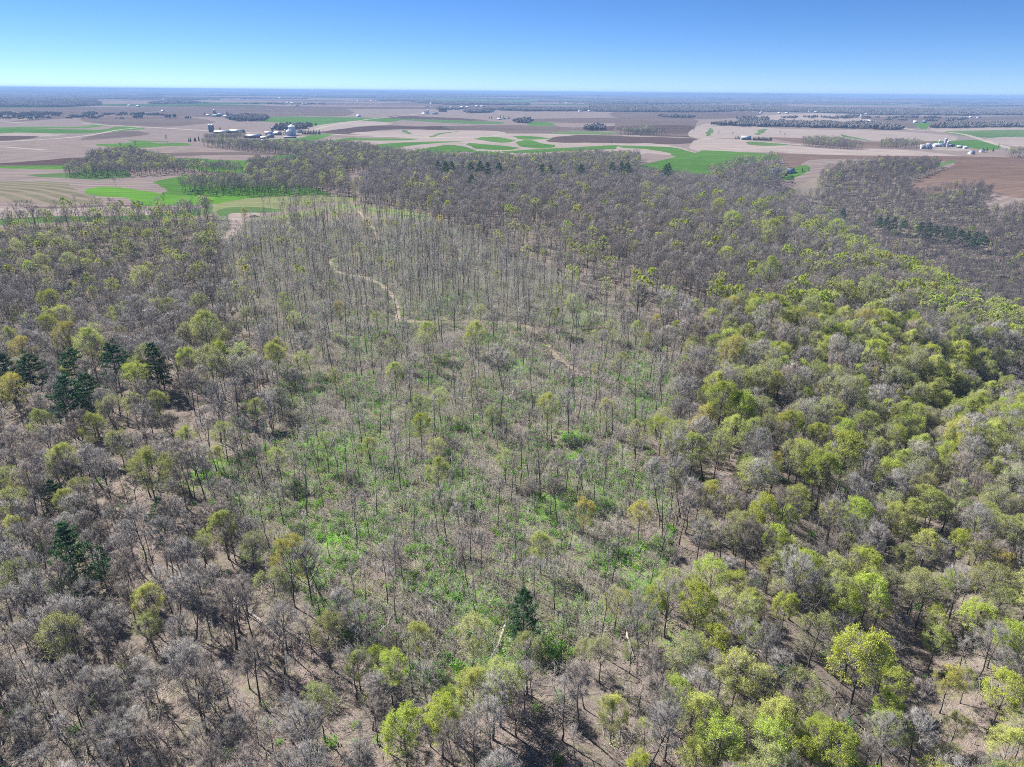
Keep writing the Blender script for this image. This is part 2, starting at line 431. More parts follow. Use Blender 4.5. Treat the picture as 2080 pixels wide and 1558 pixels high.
# ------------------------------------------------------------------ fields, roads and trails
# points read off enlargements of the photograph, turned into points on the land
Z1 = lambda p: [(x / 2.9714, 150 + y / 2.9714) for x, y in p]
Z2 = lambda p: [(600 + x / 2.9714, 150 + y / 2.9714) for x, y in p]
Z3 = lambda p: [(1280 + x / 2.6, 150 + y / 2.6) for x, y in p]
FIELDS = [
 # (material, points)
 ('tan', [(-900, 226), (0, 226), (700, 222), (1400, 222), (2080, 235), (2900, 240), (2900, 400), (2080, 390), (2010, 372), (1857, 358), (1905, 346), (1890, 336), (1741, 335), (1645, 338), (1588, 343), (1500, 348), (1200, 342), (800, 338), (690, 396), (300, 445), (0, 455), (-900, 470)]),
 ('brown', Z1([(-900, 205), (0, 205), (600, 200), (1200, 205), (1700, 215), (2080, 215), (2080, 250), (1600, 262), (1150, 262), (600, 262), (0, 290), (-900, 300)])),
 ('tan', Z1([(0, 232), (130, 235), (265, 258), (120, 282), (-40, 282)])),
 ('brown', Z1([(500, 270), (900, 262), (1150, 268), (1300, 290), (1000, 318), (640, 305)])),
 ('green', Z1([(-300, 330), (200, 318), (480, 318), (560, 303), (620, 310), (520, 325), (250, 331), (-300, 343)])),
 ('green', Z1([(-300, 345), (250, 333), (600, 335), (720, 316), (860, 322), (840, 332), (560, 352), (300, 358), (-300, 364)])),
 ('tanlt', Z1([(-100, 372), (100, 357), (400, 362), (200, 378), (-100, 390)])),
 ('dark', Z1([(-200, 382), (230, 374), (60, 405), (-200, 412)])),
 ('brown', Z1([(560, 365), (760, 340), (900, 352), (760, 378), (480, 400)])),
 ('green', Z1([(590, 435), (760, 425), (830, 412), (960, 425), (1100, 422), (1160, 435), (1000, 443), (800, 455), (640, 448)])),
 ('green2', Z1([(780, 392), (820, 402), (1000, 412), (990, 418), (800, 412)])),
 ('brown', Z1([(480, 510), (640, 490), (900, 483), (1300, 472), (1690, 478), (1690, 490), (1300, 490), (900, 505), (700, 520)])),
 ('dark', Z1([(-200, 545), (100, 530), (300, 515), (520, 505), (560, 540), (300, 548)])),
 ('green', Z1([(-200, 553), (300, 547), (520, 550), (530, 572), (200, 568), (-200, 560)])),
 ('tan', Z1([(-200, 562), (200, 570), (540, 575), (420, 585), (150, 608), (-200, 615)])),
 ('green2', Z1([(150, 608), (420, 590), (560, 570), (760, 575), (760, 640), (480, 630)])),
 ('green', Z1([(900, 505), (1100, 507), (1480, 520), (1700, 485), (1820, 505), (1860, 590), (1500, 600), (1300, 590), (1100, 560)])),
 ('green', Z1([(930, 650), (1000, 610), (1400, 612), (1700, 640), (2000, 730), (1700, 745), (1200, 745), (1000, 722), (1000, 700)])),
 ('tan', Z1([(-300, 620), (450, 640), (700, 625), (960, 602), (1090, 610), (930, 650), (1005, 700), (960, 712), (800, 690), (650, 680), (530, 700), (530, 720), (600, 740), (800, 760), (850, 790), (800, 862), (300, 860), (-300, 878)])),
 ('olive', Z1([(-300, 650), (350, 650), (430, 680), (520, 720), (640, 770), (600, 785), (300, 788), (100, 770), (-300, 740)])),
 ('brown', Z1([(150, 800), (500, 795), (850, 788), (850, 796), (500, 806), (300, 810)])),
 ('tanlt', Z1([(-300, 815), (300, 810), (850, 800), (860, 860), (300, 862), (-300, 885)])),
 ('lime', Z1([(520, 700), (560, 685), (690, 680), (960, 715), (1100, 735), (1300, 730), (1500, 735), (1330, 780), (1150, 790), (850, 792), (780, 750), (620, 735), (540, 720)])),
 ('green2', Z1([(-300, 885), (300, 862), (860, 860), (1330, 790), (1350, 830), (900, 892), (300, 897), (-300, 918)])),
 ('hay', Z1([(1290, 790), (1530, 745), (1800, 730), (2120, 738), (2140, 765), (1750, 790), (1700, 835), (1450, 850), (1330, 870)])),
 ('green2', Z1([(1330, 820), (1450, 800), (1690, 815), (1660, 838), (1450, 850), (1340, 866)])),
 ('tanlt', Z1([(1380, 852), (1500, 838), (1610, 858), (1500, 900), (1420, 985), (1330, 985), (1390, 920)])),
 ('green', Z1([(1420, 402), (1560, 400), (1900, 370), (2040, 368), (1880, 388), (1650, 418), (1440, 420)])),
 ('green', Z1([(1860, 427), (2080, 395), (2120, 402), (1900, 434)])),
 ('green', Z1([(1560, 275), (1700, 253), (2080, 258), (2350, 262), (2480, 272), (2250, 305), (2120, 328), (1880, 318), (1700, 292)])),
 ('dark', Z1([(1930, 350), (2080, 330), (2260, 345), (2250, 365), (1960, 364)])),
 ('yard', Z1([(1560, 395), (1700, 375), (1830, 375), (1830, 385), (1700, 396)])),
 ('tanlt', Z2([(60, 330), (330, 282), (560, 293), (540, 305), (400, 316), (170, 345)])),
 ('dark', Z2([(170, 347), (400, 318), (560, 310), (720, 315), (880, 313), (1080, 318), (1040, 342), (700, 330), (500, 338), (330, 360)])),
 ('dark', Z2([(540, 262), (640, 250), (1000, 268), (1160, 285), (900, 285), (700, 272)])),
 ('green2', Z2([(600, 272), (760, 275), (1000, 285), (1250, 293), (1200, 305), (950, 300), (760, 290)])),
 ('brown', Z2([(900, 318), (1250, 308), (1600, 310), (1760, 322), (1760, 362), (1300, 358), (1060, 343)])),
 ('tanlt', Z2([(330, 360), (660, 335), (980, 337), (1200, 345), (1270, 362), (1100, 386), (830, 388), (600, 385)])),
 ('green2', Z2([(645, 338), (670, 338), (700, 360), (672, 364)])),
 ('green2', Z2([(800, 386), (860, 362), (960, 345), (970, 348), (870, 370), (830, 388)])),
 ('tanlt', Z2([(200, 395), (700, 390), (1300, 365), (1650, 370), (2080, 415), (2150, 480), (1500, 520), (900, 520), (400, 430)])),
 ('dark', Z2([(1510, 408), (1620, 378), (1900, 372), (2360, 380), (2360, 425), (1800, 420), (1600, 418)])),
 ('green', Z2([(1080, 392), (1190, 380), (1320, 405), (1250, 418), (1110, 402)])),
 ('green', Z2([(1310, 380), (1400, 375), (1540, 395), (1380, 400)])),
 ('green', Z2([(1330, 418), (1400, 402), (1480, 420), (1570, 435), (1500, 448), (1380, 440)])),
 ('green', Z2([(1030, 420), (1150, 425), (1340, 442), (1270, 456), (1130, 451), (1050, 436)])),
 ('green', Z2([(1240, 466), (1400, 455), (1700, 443), (1900, 436), (2100, 440), (2100, 454), (1700, 463), (1380, 477)])),
 ('green', Z2([(660, 475), (820, 440), (960, 428), (1100, 465), (1000, 500), (900, 520), (720, 505)])),
 ('tanlt', Z2([(945, 505), (960, 475), (1065, 468), (1050, 505)])),
 ('green', Z2([(1045, 512), (1070, 470), (1160, 463), (1320, 490), (1220, 520)])),
 ('green', Z2([(0, 397), (180, 365), (230, 370), (100, 408), (-60, 415)])),
 ('green', Z2([(60, 422), (330, 388), (350, 398), (130, 432)])),
 ('green', Z2([(340, 393), (700, 393), (690, 402), (350, 404)])),
 ('green', Z2([(420, 430), (700, 413), (1010, 410), (720, 427), (560, 452), (430, 445)])),
 ('green', Z2([(1370, 523), (1520, 500), (1740, 498), (1700, 530), (1450, 535)])),
 ('green', Z2([(1410, 293), (1530, 293), (1575, 310), (1420, 313)])),
 ('tan', Z2([(1560, 305), (1760, 300), (1770, 318), (1640, 322)])),
 ('dark', Z2([(1840, 340), (1900, 315), (2080, 318), (2200, 322), (2150, 352), (1960, 356)])),
 ('brown', Z2([(1440, 268), (2080, 263), (2350, 275), (2300, 295), (1450, 290)])),
 ('green2', Z2([(1560, 355), (1760, 350), (1950, 362), (1900, 370), (1600, 366)])),
 ('green2', Z2([(870, 150), (1300, 153), (1460, 165), (1200, 176), (950, 172)])),
 ('brown', Z3([(-40, 232), (325, 232), (332, 300), (320, 332), (-40, 330)])),
 ('dark', Z3([(-40, 275), (310, 275), (332, 310), (240, 320), (-40, 305)])),
 ('tanlt', Z3([(0, 372), (150, 373), (280, 398), (345, 428), (230, 432), (-60, 402)])),
 ('tanlt', Z3([(338, 342), (350, 280), (480, 266), (800, 290), (1150, 300), (1400, 308), (1720, 330), (1650, 357), (1300, 352), (800, 340)])),
 ('green2', Z3([(400, 330), (410, 295), (430, 292), (422, 330)])),
 ('green2', Z3([(660, 320), (690, 295), (720, 293), (690, 322)])),
 ('green2', Z3([(1110, 318), (1150, 328), (1260, 348), (1250, 352), (1140, 334)])),
 ('soil', Z3([(740, 340), (1000, 345), (1300, 360), (1660, 352), (1600, 372), (1250, 392), (870, 367)])),
 ('tanlt', Z3([(358, 350), (620, 360), (900, 385), (1150, 400), (1400, 402), (1760, 440), (1500, 442), (900, 420), (780, 412), (352, 412)])),
 ('green2', Z3([(620, 362), (800, 372), (840, 380), (700, 382), (630, 378)])),
 ('green', Z3([(60, 470), (340, 420), (420, 408), (780, 425), (820, 445), (600, 455), (420, 490), (100, 482)])),
 ('green', Z3([(-40, 382), (150, 388), (250, 398), (350, 428), (300, 445), (230, 434), (200, 418), (80, 402), (-40, 394)])),
 ('soil', Z3([(780, 422), (900, 424), (1400, 434), (2080, 445), (2600, 455), (2600, 640), (2080, 602), (1900, 574), (1800, 560), (1490, 545), (1700, 490), (1600, 462), (1000, 452), (860, 475)])),
 ('green2', Z3([(1600, 482), (1690, 462), (1710, 470), (1630, 490)])),
 ('green', Z3([(815, 478), (870, 467), (945, 466), (940, 475), (860, 482)])),
 ('green', Z3([(1600, 357), (1830, 345), (1960, 375), (1900, 402), (1750, 382), (1690, 372)])),
 ('tanlt', Z3([(1590, 290), (1900, 278), (2080, 283), (2300, 290), (2080, 302), (1700, 312)])),
 ('green2', Z3([(1650, 307), (2080, 300), (2300, 305), (2200, 332), (1850, 332)])),
 ('tanlt', Z3([(1890, 337), (2080, 330), (2300, 340), (2200, 400), (1950, 362)])),
 ('yard', Z3([(1560, 400), (1680, 385), (1790, 395), (1760, 410), (1640, 408)])),
 ('tanlt', Z3([(650, 227), (1000, 205), (1200, 232), (1260, 255), (1000, 252), (700, 242)])),
 ('brown', Z3([(-40, 200), (600, 200), (700, 213), (500, 236), (-40, 232)])),
 ('brown', Z3([(1280, 227), (2080, 225), (2600, 235), (2400, 265), (1600, 270), (1500, 292), (1350, 262)])),
 ('green', Z3([(1505, 265), (1580, 263), (1565, 292), (1530, 292)])),
]
ROADS = [
 ('gravel', 6.5, Z1([(500, 297), (700, 310), (1000, 325), (1250, 337), (1480, 349), (1700, 358), (1960, 363), (2080, 372), (2380, 385), (2880, 389), (3060, 363), (3280, 367), (3860, 378)])),
 ('gravel', 5.5, Z1([(-300, 432), (0, 417), (350, 388), (560, 362), (700, 335), (840, 322)])),
 ('gravel', 6.0, Z1([(540, 262), (860, 232), (1000, 225)])),
 ('gravel', 5.0, Z1([(-200, 283), (0, 285), (170, 293)])),
 ('gravel', 5.0, Z1([(120, 278), (270, 262)])),
 ('gravel', 4.5, Z1([(-200, 440), (0, 449), (280, 467)])),
 ('gravel', 6.5, Z1([(1880, 337), (2080, 293), (2280, 262), (2560, 240)])),
 ('gravel', 5.0, Z1([(1740, 250), (1870, 252), (2080, 254)])),
 ('gravel', 6.5, Z3([(-40, 332), (350, 343), (620, 358), (870, 377), (1000, 381)])),
 ('gravel', 8.0, Z3([(1110, 210), (1200, 230), (1330, 260), (1420, 290), (1510, 301), (1680, 309), (1800, 325), (1950, 370), (2080, 408), (2300, 470)])),
 ('gravel', 4.0, Z3([(820, 522), (870, 532), (905, 548), (935, 566)])),
]
TRAILS = [
 (3.2, [(728, 428), (742, 445), (757, 462), (768, 484), (766, 500), (735, 512), (690, 520), (668, 528), (676, 545), (692, 556), (740, 562), (775, 578), (800, 600), (806, 622), (808, 650)]),
 (3.0, [(808, 650), (880, 655), (960, 652), (1040, 655), (1086, 668), (1108, 695), (1130, 725), (1168, 752)]),
]

def ribbon(pts, w):
    p = chaikin(pts, 2, False)
    L, R_ = [], []
    for i in range(len(p)):
        a, b = p[max(i - 1, 0)], p[min(i + 1, len(p) - 1)]
        dx, dy = b[0] - a[0], b[1] - a[1]
        n = math.hypot(dx, dy) or 1
        k = w * 0.5
        L.append((p[i][0] - dy / n * k, p[i][1] + dx / n * k)); R_.append((p[i][0] + dy / n * k, p[i][1] - dx / n * k))
    return L + R_[::-1]

polys = []          # (material, object name, world polygon)
for m, p in FIELDS:
    q = catmull(p, 6)
    x, y, t_ = flat(np.array([a for a, b in q]), np.array([b for a, b in q]))
    k_ = np.clip(t_ / 900, .5, 2.5)
    x = x + (vnoise(x / 23, y / 23, 41) - .5) * 7 * k_; y = y + (vnoise(x / 19, y / 19, 43) - .5) * 7 * k_
    polys.append((m, 'field', list(zip(x, y))))
for m, w, p in ROADS:
    x, y, _ = flat(np.array([a for a, b in p]), np.array([b for a, b in p]))
    polys.append((m, 'road', ribbon(list(zip(x, y)), w * 2.1)))
for w, p in TRAILS:
    q = [land(a, b)[:2] for a, b in p]
    polys.append((('dirt', 'faint')[TRAILS.index((w, p)) > 0], 'path', ribbon(q, w * .7)))

# ------------------------------------------------------------------ the ground: one sheet, cut along field and road edges
VEG = [  # green patches of low growth on the forest floor (photo x, y, radius, strength)
 (700, 925, 95, .55), (760, 960, 60, .6), (640, 885, 45, .5), (430, 960, 50, .55), (940, 985, 38, .65), (1165, 890, 35, .5), (1170, 940, 30, .4),
 (870, 850, 60, .35), (740, 700, 60, .35), (620, 990, 60, .4), (690, 1090, 80, .45), (640, 1150, 60, .4), (900, 1190, 70, .45), (960, 1230, 70, .5),
 (1010, 1350, 60, .6), (1130, 1040, 90, .45), (1240, 990, 60, .45), (1260, 1130, 60, .55), (1310, 820, 40, .5), (1290, 750, 60, .35), (1060, 745, 50, .45),
 (1000, 690, 60, .3), (900, 615, 60, .4), (950, 610, 50, .4), (820, 620, 40, .25), (1190, 640, 60, .35), (560, 1040, 60, .3), (370, 980, 50, .3),
 (500, 740, 40, .2), (860, 1370, 60, .35), (930, 1420, 60, .3), (1120, 1330, 50, .45), (1320, 1000, 40, .4), (1230, 1020, 50, .5), (1350, 1300, 60, .2),
 (1180, 1240, 60, .4), (800, 1000, 60, .35), (860, 1030, 60, .35), (770, 1060, 60, .35), (1300, 1180, 60, .4), (960, 900, 70, .25), (1100, 850, 70, .25), (700, 790, 70, .2), (900, 760, 80, .2), (1100, 600, 80, .2), (820, 520, 150, .12), (640, 620, 120, .12)]
def poly(*p): return list(p)
CLEARING = poly((470, 455), (560, 450), (700, 420), (800, 440), (960, 480), (1120, 545), (1200, 600), (1330, 660), (1400, 770), (1320, 900), (1370, 1060), (1340, 1260), (1180, 1330), (960, 1400), (740, 1360), (640, 1240), (480, 1130), (400, 980), (560, 880), (560, 760), (520, 680), (430, 560))
UPPER = poly((430, 440), (560, 440), (700, 410), (850, 430), (1010, 500), (1130, 560), (1060, 640), (800, 640), (600, 640), (470, 560))
def veg_at(px, py):
    v = np.zeros(np.shape(px))
    for cx, cy, r, s in VEG:
        v = np.maximum(v, s * np.exp(-(((px - cx) / r) ** 2 + ((py - cy) / (r * .62)) ** 2)))
    return v

def build_ground():
    pts, edges = [], []
    def ring(r, a0, a1, n):
        for k in range(n):
            a = a0 + (a1 - a0) * (k + (0.5 if int(r * 7) % 2 else 0.0)) / n
            rr = r * (1 + 0.004 * math.sin(k * 12.9898 + r))
            pts.append((math.sin(a) * rr, math.cos(a) * rr))
    r = 25.0
    while r < 1300:
        ring(r, math.radians(-62), math.radians(62), 105)
        r *= 1.035
    while r < 60000:
        ring(r, math.radians(-62), math.radians(62), 120 if r < 8000 else 90)
        r *= 1.05 if r < 9000 else 1.09
    r = 25.0
    while r < 60000:
        ring(r, math.radians(70), math.radians(290), 22)
        r *= 1.3
    pts.append((0.0, 0.0))
    # small points dropped where they would sit on a road edge
    for m, nm, p in polys:
        b = len(pts)
        pts.extend((float(x), float(y)) for x, y in p)
        n = len(p)
        edges.extend((b + i, b + (i + 1) % n) for i in range(n))
    v, e, f, ov, oe, of = geometry.delaunay_2d_cdt([Vector(p) for p in pts], edges, [], 0, 0.02)
    V = np.array([(p.x, p.y) for p in v])
    T = np.array([t for t in f if len(t) == 3], int)
    c = V[T].mean(1)
    rc = np.hypot(c[:, 0], c[:, 1])
    cls = np.where(rc < 1700, -1, -2)
    for i, (m, nm, p) in enumerate(polys):
        P = np.array(p)
        x0, y0 = P.min(0); x1, y1 = P.max(0)
        box = np.nonzero((c[:, 0] > x0) & (c[:, 0] < x1) & (c[:, 1] > y0) & (c[:, 1] < y1))[0]
        if len(box):
            hit = box[inside(c[box, 0], c[box, 1], p)]
            cls[hit] = i
    z = height(V[:, 0], V[:, 1])
    V3 = np.column_stack([V, z])
    px, py, dep = project(V3)
    veg = np.where(dep > 1, np.maximum(veg_at(px, py) * 1.3, np.where(inside(px, py, CLEARING), np.where(py > 800, .36, .26) * np.clip(fbm(V[:, 0] / 11, V[:, 1] / 11, 101) * 2.6 - .8, 0, 1), np.where(inside(px, py, UPPER), .34, .04))), 0)
    far = np.hypot(V[:, 0], V[:, 1])
    def wood_at(px, py, far):
        return 0.10 + 0.22 * smooth(6000, 12000, far) + 0.1 * smooth(13000, 20000, far)
    wood = wood_at(px, py, far)
    def emit(name, sel, mat, label=None):
        t = T[sel]
        if not len(t): return None
        u, inv = np.unique(t, return_inverse=True)
        inv = inv.reshape(-1, 3)
        vv = V3[u]
        a, b, cc = vv[inv[:, 0]], vv[inv[:, 1]], vv[inv[:, 2]]
        nz = np.cross(b - a, cc - a)[:, 2]
        inv[nz < 0] = inv[nz < 0][:, ::-1]
        me = make_mesh(name, vv, inv, [mat], smooth_shade=True)
        for nm, arr in (("veg", veg), ("wood", wood)):
            at = me.attributes.new(nm, 'FLOAT', 'POINT'); at.data.foreach_set("value", arr[u].astype(np.float32))
        o = obj(name, me)
        tag(o, label, kind="structure")
        return o
    emit('forest_floor', cls == -1, MAT['floor'], 'pinkish brown leaf litter under the woods with green patches')
    emit('ground', cls == -2, MAT['far'], 'distant rolling farmland reaching to the horizon')
    NAMES = {'tan': 'field of pale brown stubble', 'tanlt': 'field of light tan stubble in curved strips', 'brown': 'brown tilled field', 'dark': 'dark freshly tilled field',
             'soil': 'reddish brown bare field', 'green': 'strip of bright green young crop', 'lime': 'vivid green crop field beyond the wood edge', 'green2': 'dull green grass strip',
             'hay': 'pale hay field beside the wood edge', 'olive': 'contour field with pale curved rows', 'gravel': 'pale gravel farm road', 'dirt': 'sandy dirt trail through the clearing', 'yard': 'bare farm yard', 'faint': 'faint overgrown trail crossing the clearing'}
    for i, (m, nm, p) in enumerate(polys):
        emit(nm, cls == i, MAT[m], NAMES[m])
build_ground()

# ------------------------------------------------------------------ tree shapes
MAT['trunk'] = bark_mat('dark_bark', (0.085, 0.075, 0.068), (0.15, 0.135, 0.125))
MAT['branch'] = bark_mat('branch_bark', (0.17, 0.155, 0.15), (0.27, 0.25, 0.24))
MAT['twig'] = bark_mat('grey_twigs', (0.27, 0.255, 0.24), (0.42, 0.40, 0.38))
MAT['twig_brown'] = bark_mat('brown_twigs', (0.25, 0.215, 0.19), (0.37, 0.325, 0.295))
MAT['twig_dark'] = bark_mat('purple_grey_twigs', (0.19, 0.178, 0.17), (0.315, 0.295, 0.28))
MAT['twig_dark2'] = bark_mat('red_brown_twigs', (0.12, 0.105, 0.103), (0.20, 0.175, 0.17))
MAT['canopy'] = bark_mat('massed_crowns', (0.10, 0.092, 0.088), (0.17, 0.157, 0.148), .2)
MAT['leaf_lime'] = leaf_mat('lime_leaves', (0.38, 0.45, 0.05), (0.64, 0.67, 0.17))
MAT['leaf_yellow'] = leaf_mat('yellow_green_leaves', (0.38, 0.43, 0.09), (0.66, 0.67, 0.25))
MAT['leaf_gold'] = leaf_mat('golden_leaves', (0.44, 0.39, 0.08), (0.64, 0.57, 0.19))
MAT['leaf_olive'] = leaf_mat('olive_leaves', (0.34, 0.37, 0.12), (0.58, 0.58, 0.27))
MAT['leaf_fresh'] = leaf_mat('fresh_green_leaves', (0.15, 0.35, 0.03), (0.30, 0.52, 0.07))
MAT['needle'] = leaf_mat('pine_needles', (0.035, 0.10, 0.045), (0.085, 0.175, 0.07), 0.25, 0.1)
MAT['log'] = bark_mat('weathered_wood', (0.30, 0.27, 0.24), (0.46, 0.43, 0.39), 2.0)
MAT['cut'] = plain('fresh_cut_wood', (0.52, 0.42, 0.30))

class MB:
    """collects tapering limbs, spikes and leaves into triangle lists"""
    def __init__(s): s.V, s.T, s.M, s.n = [], [], [], 0
    def add(s, v, t, m):
        s.V.append(v); s.T.append(t + s.n); s.M.append(np.full(len(t), m, np.int32)); s.n += len(v)
    @staticmethod
    def frame(d):
        d = d / np.maximum(np.linalg.norm(d, axis=1, keepdims=True), 1e-9)
        up = np.where(np.abs(d[:, 2:3]) > 0.9, np.array([[1.0, 0, 0]]), np.array([[0, 0, 1.0]]))
        u = np.cross(d, up); u /= np.maximum(np.linalg.norm(u, axis=1, keepdims=True), 1e-9)
        return u, np.cross(d, u)
    def tubes(s, P0, P1, R0, R1, k=5, m=0):
        P0, P1 = np.atleast_2d(P0).astype(float), np.atleast_2d(P1).astype(float)
        R0, R1 = np.broadcast_to(np.asarray(R0, float), len(P0)), np.broadcast_to(np.asarray(R1, float), len(P0))
        u, w = s.frame(P1 - P0)
        a = np.arange(k) * 2 * np.pi / k
        c = np.cos(a)[None, :, None] * u[:, None] + np.sin(a)[None, :, None] * w[:, None]
        v = np.concatenate([P0[:, None] + c * R0[:, None, None], P1[:, None] + c * R1[:, None, None]], 1).reshape(-1, 3)
        i = np.arange(k); j = (i + 1) % k
        t = np.concatenate([np.stack([i, j, j + k], 1), np.stack([i, j + k, i + k], 1)])
        t = (t[None] + (np.arange(len(P0)) * 2 * k)[:, None, None]).reshape(-1, 3)
        s.add(v, t, m)
    def spikes(s, P0, P1, R, m=0):
        u, w = s.frame(P1 - P0)
        R = np.broadcast_to(np.asarray(R, float), len(P0))
        a = np.arange(3) * 2 * np.pi / 3
        c = np.cos(a)[None, :, None] * u[:, None] + np.sin(a)[None, :, None] * w[:, None]
        v = np.concatenate([P0[:, None] + c * R[:, None, None], P1[:, None]], 1).reshape(-1, 3)
        t = np.array([[0, 1, 3], [1, 2, 3], [2, 0, 3]])
        s.add(v, (t[None] + (np.arange(len(P0)) * 4)[:, None, None]).reshape(-1, 3), m)
    def leaves(s, P, size, rng, m=0, up=0.75):
        n = len(P)
        nrm = rng.normal(size=(n, 3)); nrm[:, 2] = np.abs(nrm[:, 2]) + up
        u, w = s.frame(nrm)
        ang = rng.random(n) * 6.283
        uu = u * np.cos(ang)[:, None] + w * np.sin(ang)[:, None]
        ww = np.cross(nrm / np.linalg.norm(nrm, axis=1, keepdims=True), uu)
        L = (np.asarray(size) * (0.6 + 0.8 * rng.random(n)))[:, None]
        nn = nrm / np.linalg.norm(nrm, axis=1, keepdims=True)
        v = np.stack([P - uu * L * .5, P + ww * L * .36 + nn * L * .12, P + uu * L * .5, P - ww * L * .36 + nn * L * .12], 1).reshape(-1, 3)
        t = np.array([[0, 2, 1], [0, 3, 2]])
        s.add(v, (t[None] + (np.arange(n) * 4)[:, None, None]).reshape(-1, 3), m)
    def mesh(s, name, mats, smooth_shade=False):
        return make_mesh(name, np.concatenate(s.V), np.concatenate(s.T), mats, np.concatenate(s.M), smooth_shade)

def lerp(a, b, t): return a + (b - a) * t

def curve_pts(p0, p1, p2, n):
    t = np.linspace(0, 1, n + 1)[:, None]
    return (1 - t) ** 2 * p0 + 2 * (1 - t) * t * p1 + t * t * p2

def tree_shape(seed, H=19.0, R=4.6, base=0.42, limbs=9, subs=6, twigs=15, trunk_r=0.24, twig_r=0.020, flat_top=0.85,
               leaf=None, leaf_n=0, leaf_size=0.24, lean=0.03, ksides=6, dead=4, twig_m=1, twig_len=(0.8, 1.7)):
    """returns (trunk builder, crown builder); crown materials: 0 branch, 1 twig, 2 leaf"""
    rng = np.random.default_rng(seed)
    tr, cr = MB(), MB()
    zb = H * base
    top = np.array([rng.normal(0, lean) * H, rng.normal(0, lean) * H, H * 0.8])
    tp = [np.zeros(3)]
    nseg = 6
    for i in range(1, nseg + 1):
        f = i / nseg
        tp.append(top * f + np.array([rng.normal(0, .12), rng.normal(0, .12), 0]) * (1 if i < nseg else 0.4))
    tp = np.array(tp)
    rad = trunk_r * (1 - 0.78 * np.linspace(0, 1, nseg + 1)); 
    rr = rad.copy(); rr[0] *= 1.35
    tr.tubes(tp[:-1], tp[1:], rr[:-1], rr[1:], ksides, 0)
    def on_trunk(z):
        f = np.clip(z / (H * 0.8), 0, 1) * nseg
        i = int(min(f, nseg - 1)); return lerp(tp[i], tp[i + 1], f - i), lerp(rad[i], rad[i + 1], f - i)
    cz = zb + (H - zb) * 0.5
    ctr = np.array([top[0] * .8, top[1] * .8, cz])
    hz = (H - zb) * 0.5
    S0, S1, SR0, SR1 = [], [], [], []
    TW0, TW1, LU = [], [], []
    ga = 2.39996
    for i in range(limbs):
        f = (i + 0.5) / limbs
        el = lerp(-0.25, 1.0, f ** 0.8)
        az = i * ga + rng.normal(0, .35) + seed
        ch = math.sqrt(max(0, 1 - el * el)) if el < 1 else 0
        k = 0.62 + 0.2 * rng.random()
        rag = rng.uniform(.80, 1.10); lush = rng.uniform(.7, 1.0) if leaf_n > 7000 else rng.uniform(.15, 1.0)
        end = ctr + np.array([math.cos(az) * R * max(ch, .12) * k, math.sin(az) * R * max(ch, .12) * k, el * hz * 0.78 + rng.normal(0, .3)])
        start, r0 = on_trunk(min(H * .78, max(zb * 0.8, end[2] - (1.2 + R * ch * 0.95) - rng.random())))
        mid = lerp(start, end, 0.55) + np.array([0, 0, -0.09 * np.linalg.norm(end - start)]) + rng.normal(0, .25, 3)
        c = curve_pts(start, mid, end, 4)
        r_l = np.linspace(min(r0 * .62, .11), 0.035, 5)
        S0.append(c[:-1]); S1.append(c[1:]); SR0.append(r_l[:-1]); SR1.append(r_l[1:])
        for j in range(subs):
            t = 0.3 + 0.7 * (j + rng.random()) / subs
            q = min(int(t * 4), 3); p = lerp(c[q], c[q + 1], t * 4 - q)
            out = p - ctr; out[2] += 0.2 * hz
            out /= max(np.linalg.norm(out / np.array([R, R, hz])), .15) 
            shell = ctr + out * (0.72 + 0.25 * rng.random())
            e = lerp(p, shell, 0.75) + rng.normal(0, 1, 3) * np.array([R * .2, R * .2, hz * .16])
            v = e - p; L = np.linalg.norm(v)
            if L > R * .62: e = p + v / L * R * .62
            m_ = lerp(p, e, .5) + rng.normal(0, .12, 3) + np.array([0, 0, .12])
            cc = curve_pts(p, m_, e, 2)
            S0.append(cc[:-1]); S1.append(cc[1:]); SR0.append(np.array([.035, .026])); SR1.append(np.array([.026, .016]))
            tt = rng.random(twigs) ** .7
            st = np.where(tt[:, None] < .5, lerp(cc[0], cc[1], tt[:, None] * 2), lerp(cc[1], cc[2], tt[:, None] * 2 - 1))
            o = (st - ctr) / np.array([R, R, hz]); o /= np.maximum(np.linalg.norm(o, axis=1, keepdims=True), .2)
            d = o * 0.55 + rng.normal(0, .55, (twigs, 3)) + np.array([0, 0, .22])
            d /= np.linalg.norm(d, axis=1, keepdims=True)
            L = (twig_len[0] + (twig_len[1] - twig_len[0]) * rng.random(twigs))[:, None]
            en = st + d * L
            qn = np.linalg.norm((en - ctr) / np.array([R, R, hz]), axis=1, keepdims=True)
            lim = rag * (1.0 + rng.normal(0, .06, (twigs, 1)))
            en = np.where(qn > lim, ctr + (en - ctr) * lim / np.maximum(qn, .1), en)
            TW0.append(st); TW1.append(en); LU.append(np.full(twigs, lush))
    for i in range(dead):
        z = rng.uniform(zb * .45, zb * 1.1); p, r0 = on_trunk(z); az = rng.random() * 6.28; L = rng.uniform(.8, 2.2)
        e = p + np.array([math.cos(az) * L, math.sin(az) * L, rng.uniform(.1, .7) * L])
        S0.append(p[None]); S1.append(e[None]); SR0.append(np.array([.035])); SR1.append(np.array([.012]))
    cr.tubes(np.concatenate(S0), np.concatenate(S1), np.concatenate(SR0), np.concatenate(SR1), 4, 0)
    t0, t1 = np.concatenate(TW0), np.concatenate(TW1)
    cr.spikes(t0, t1, twig_r, twig_m)
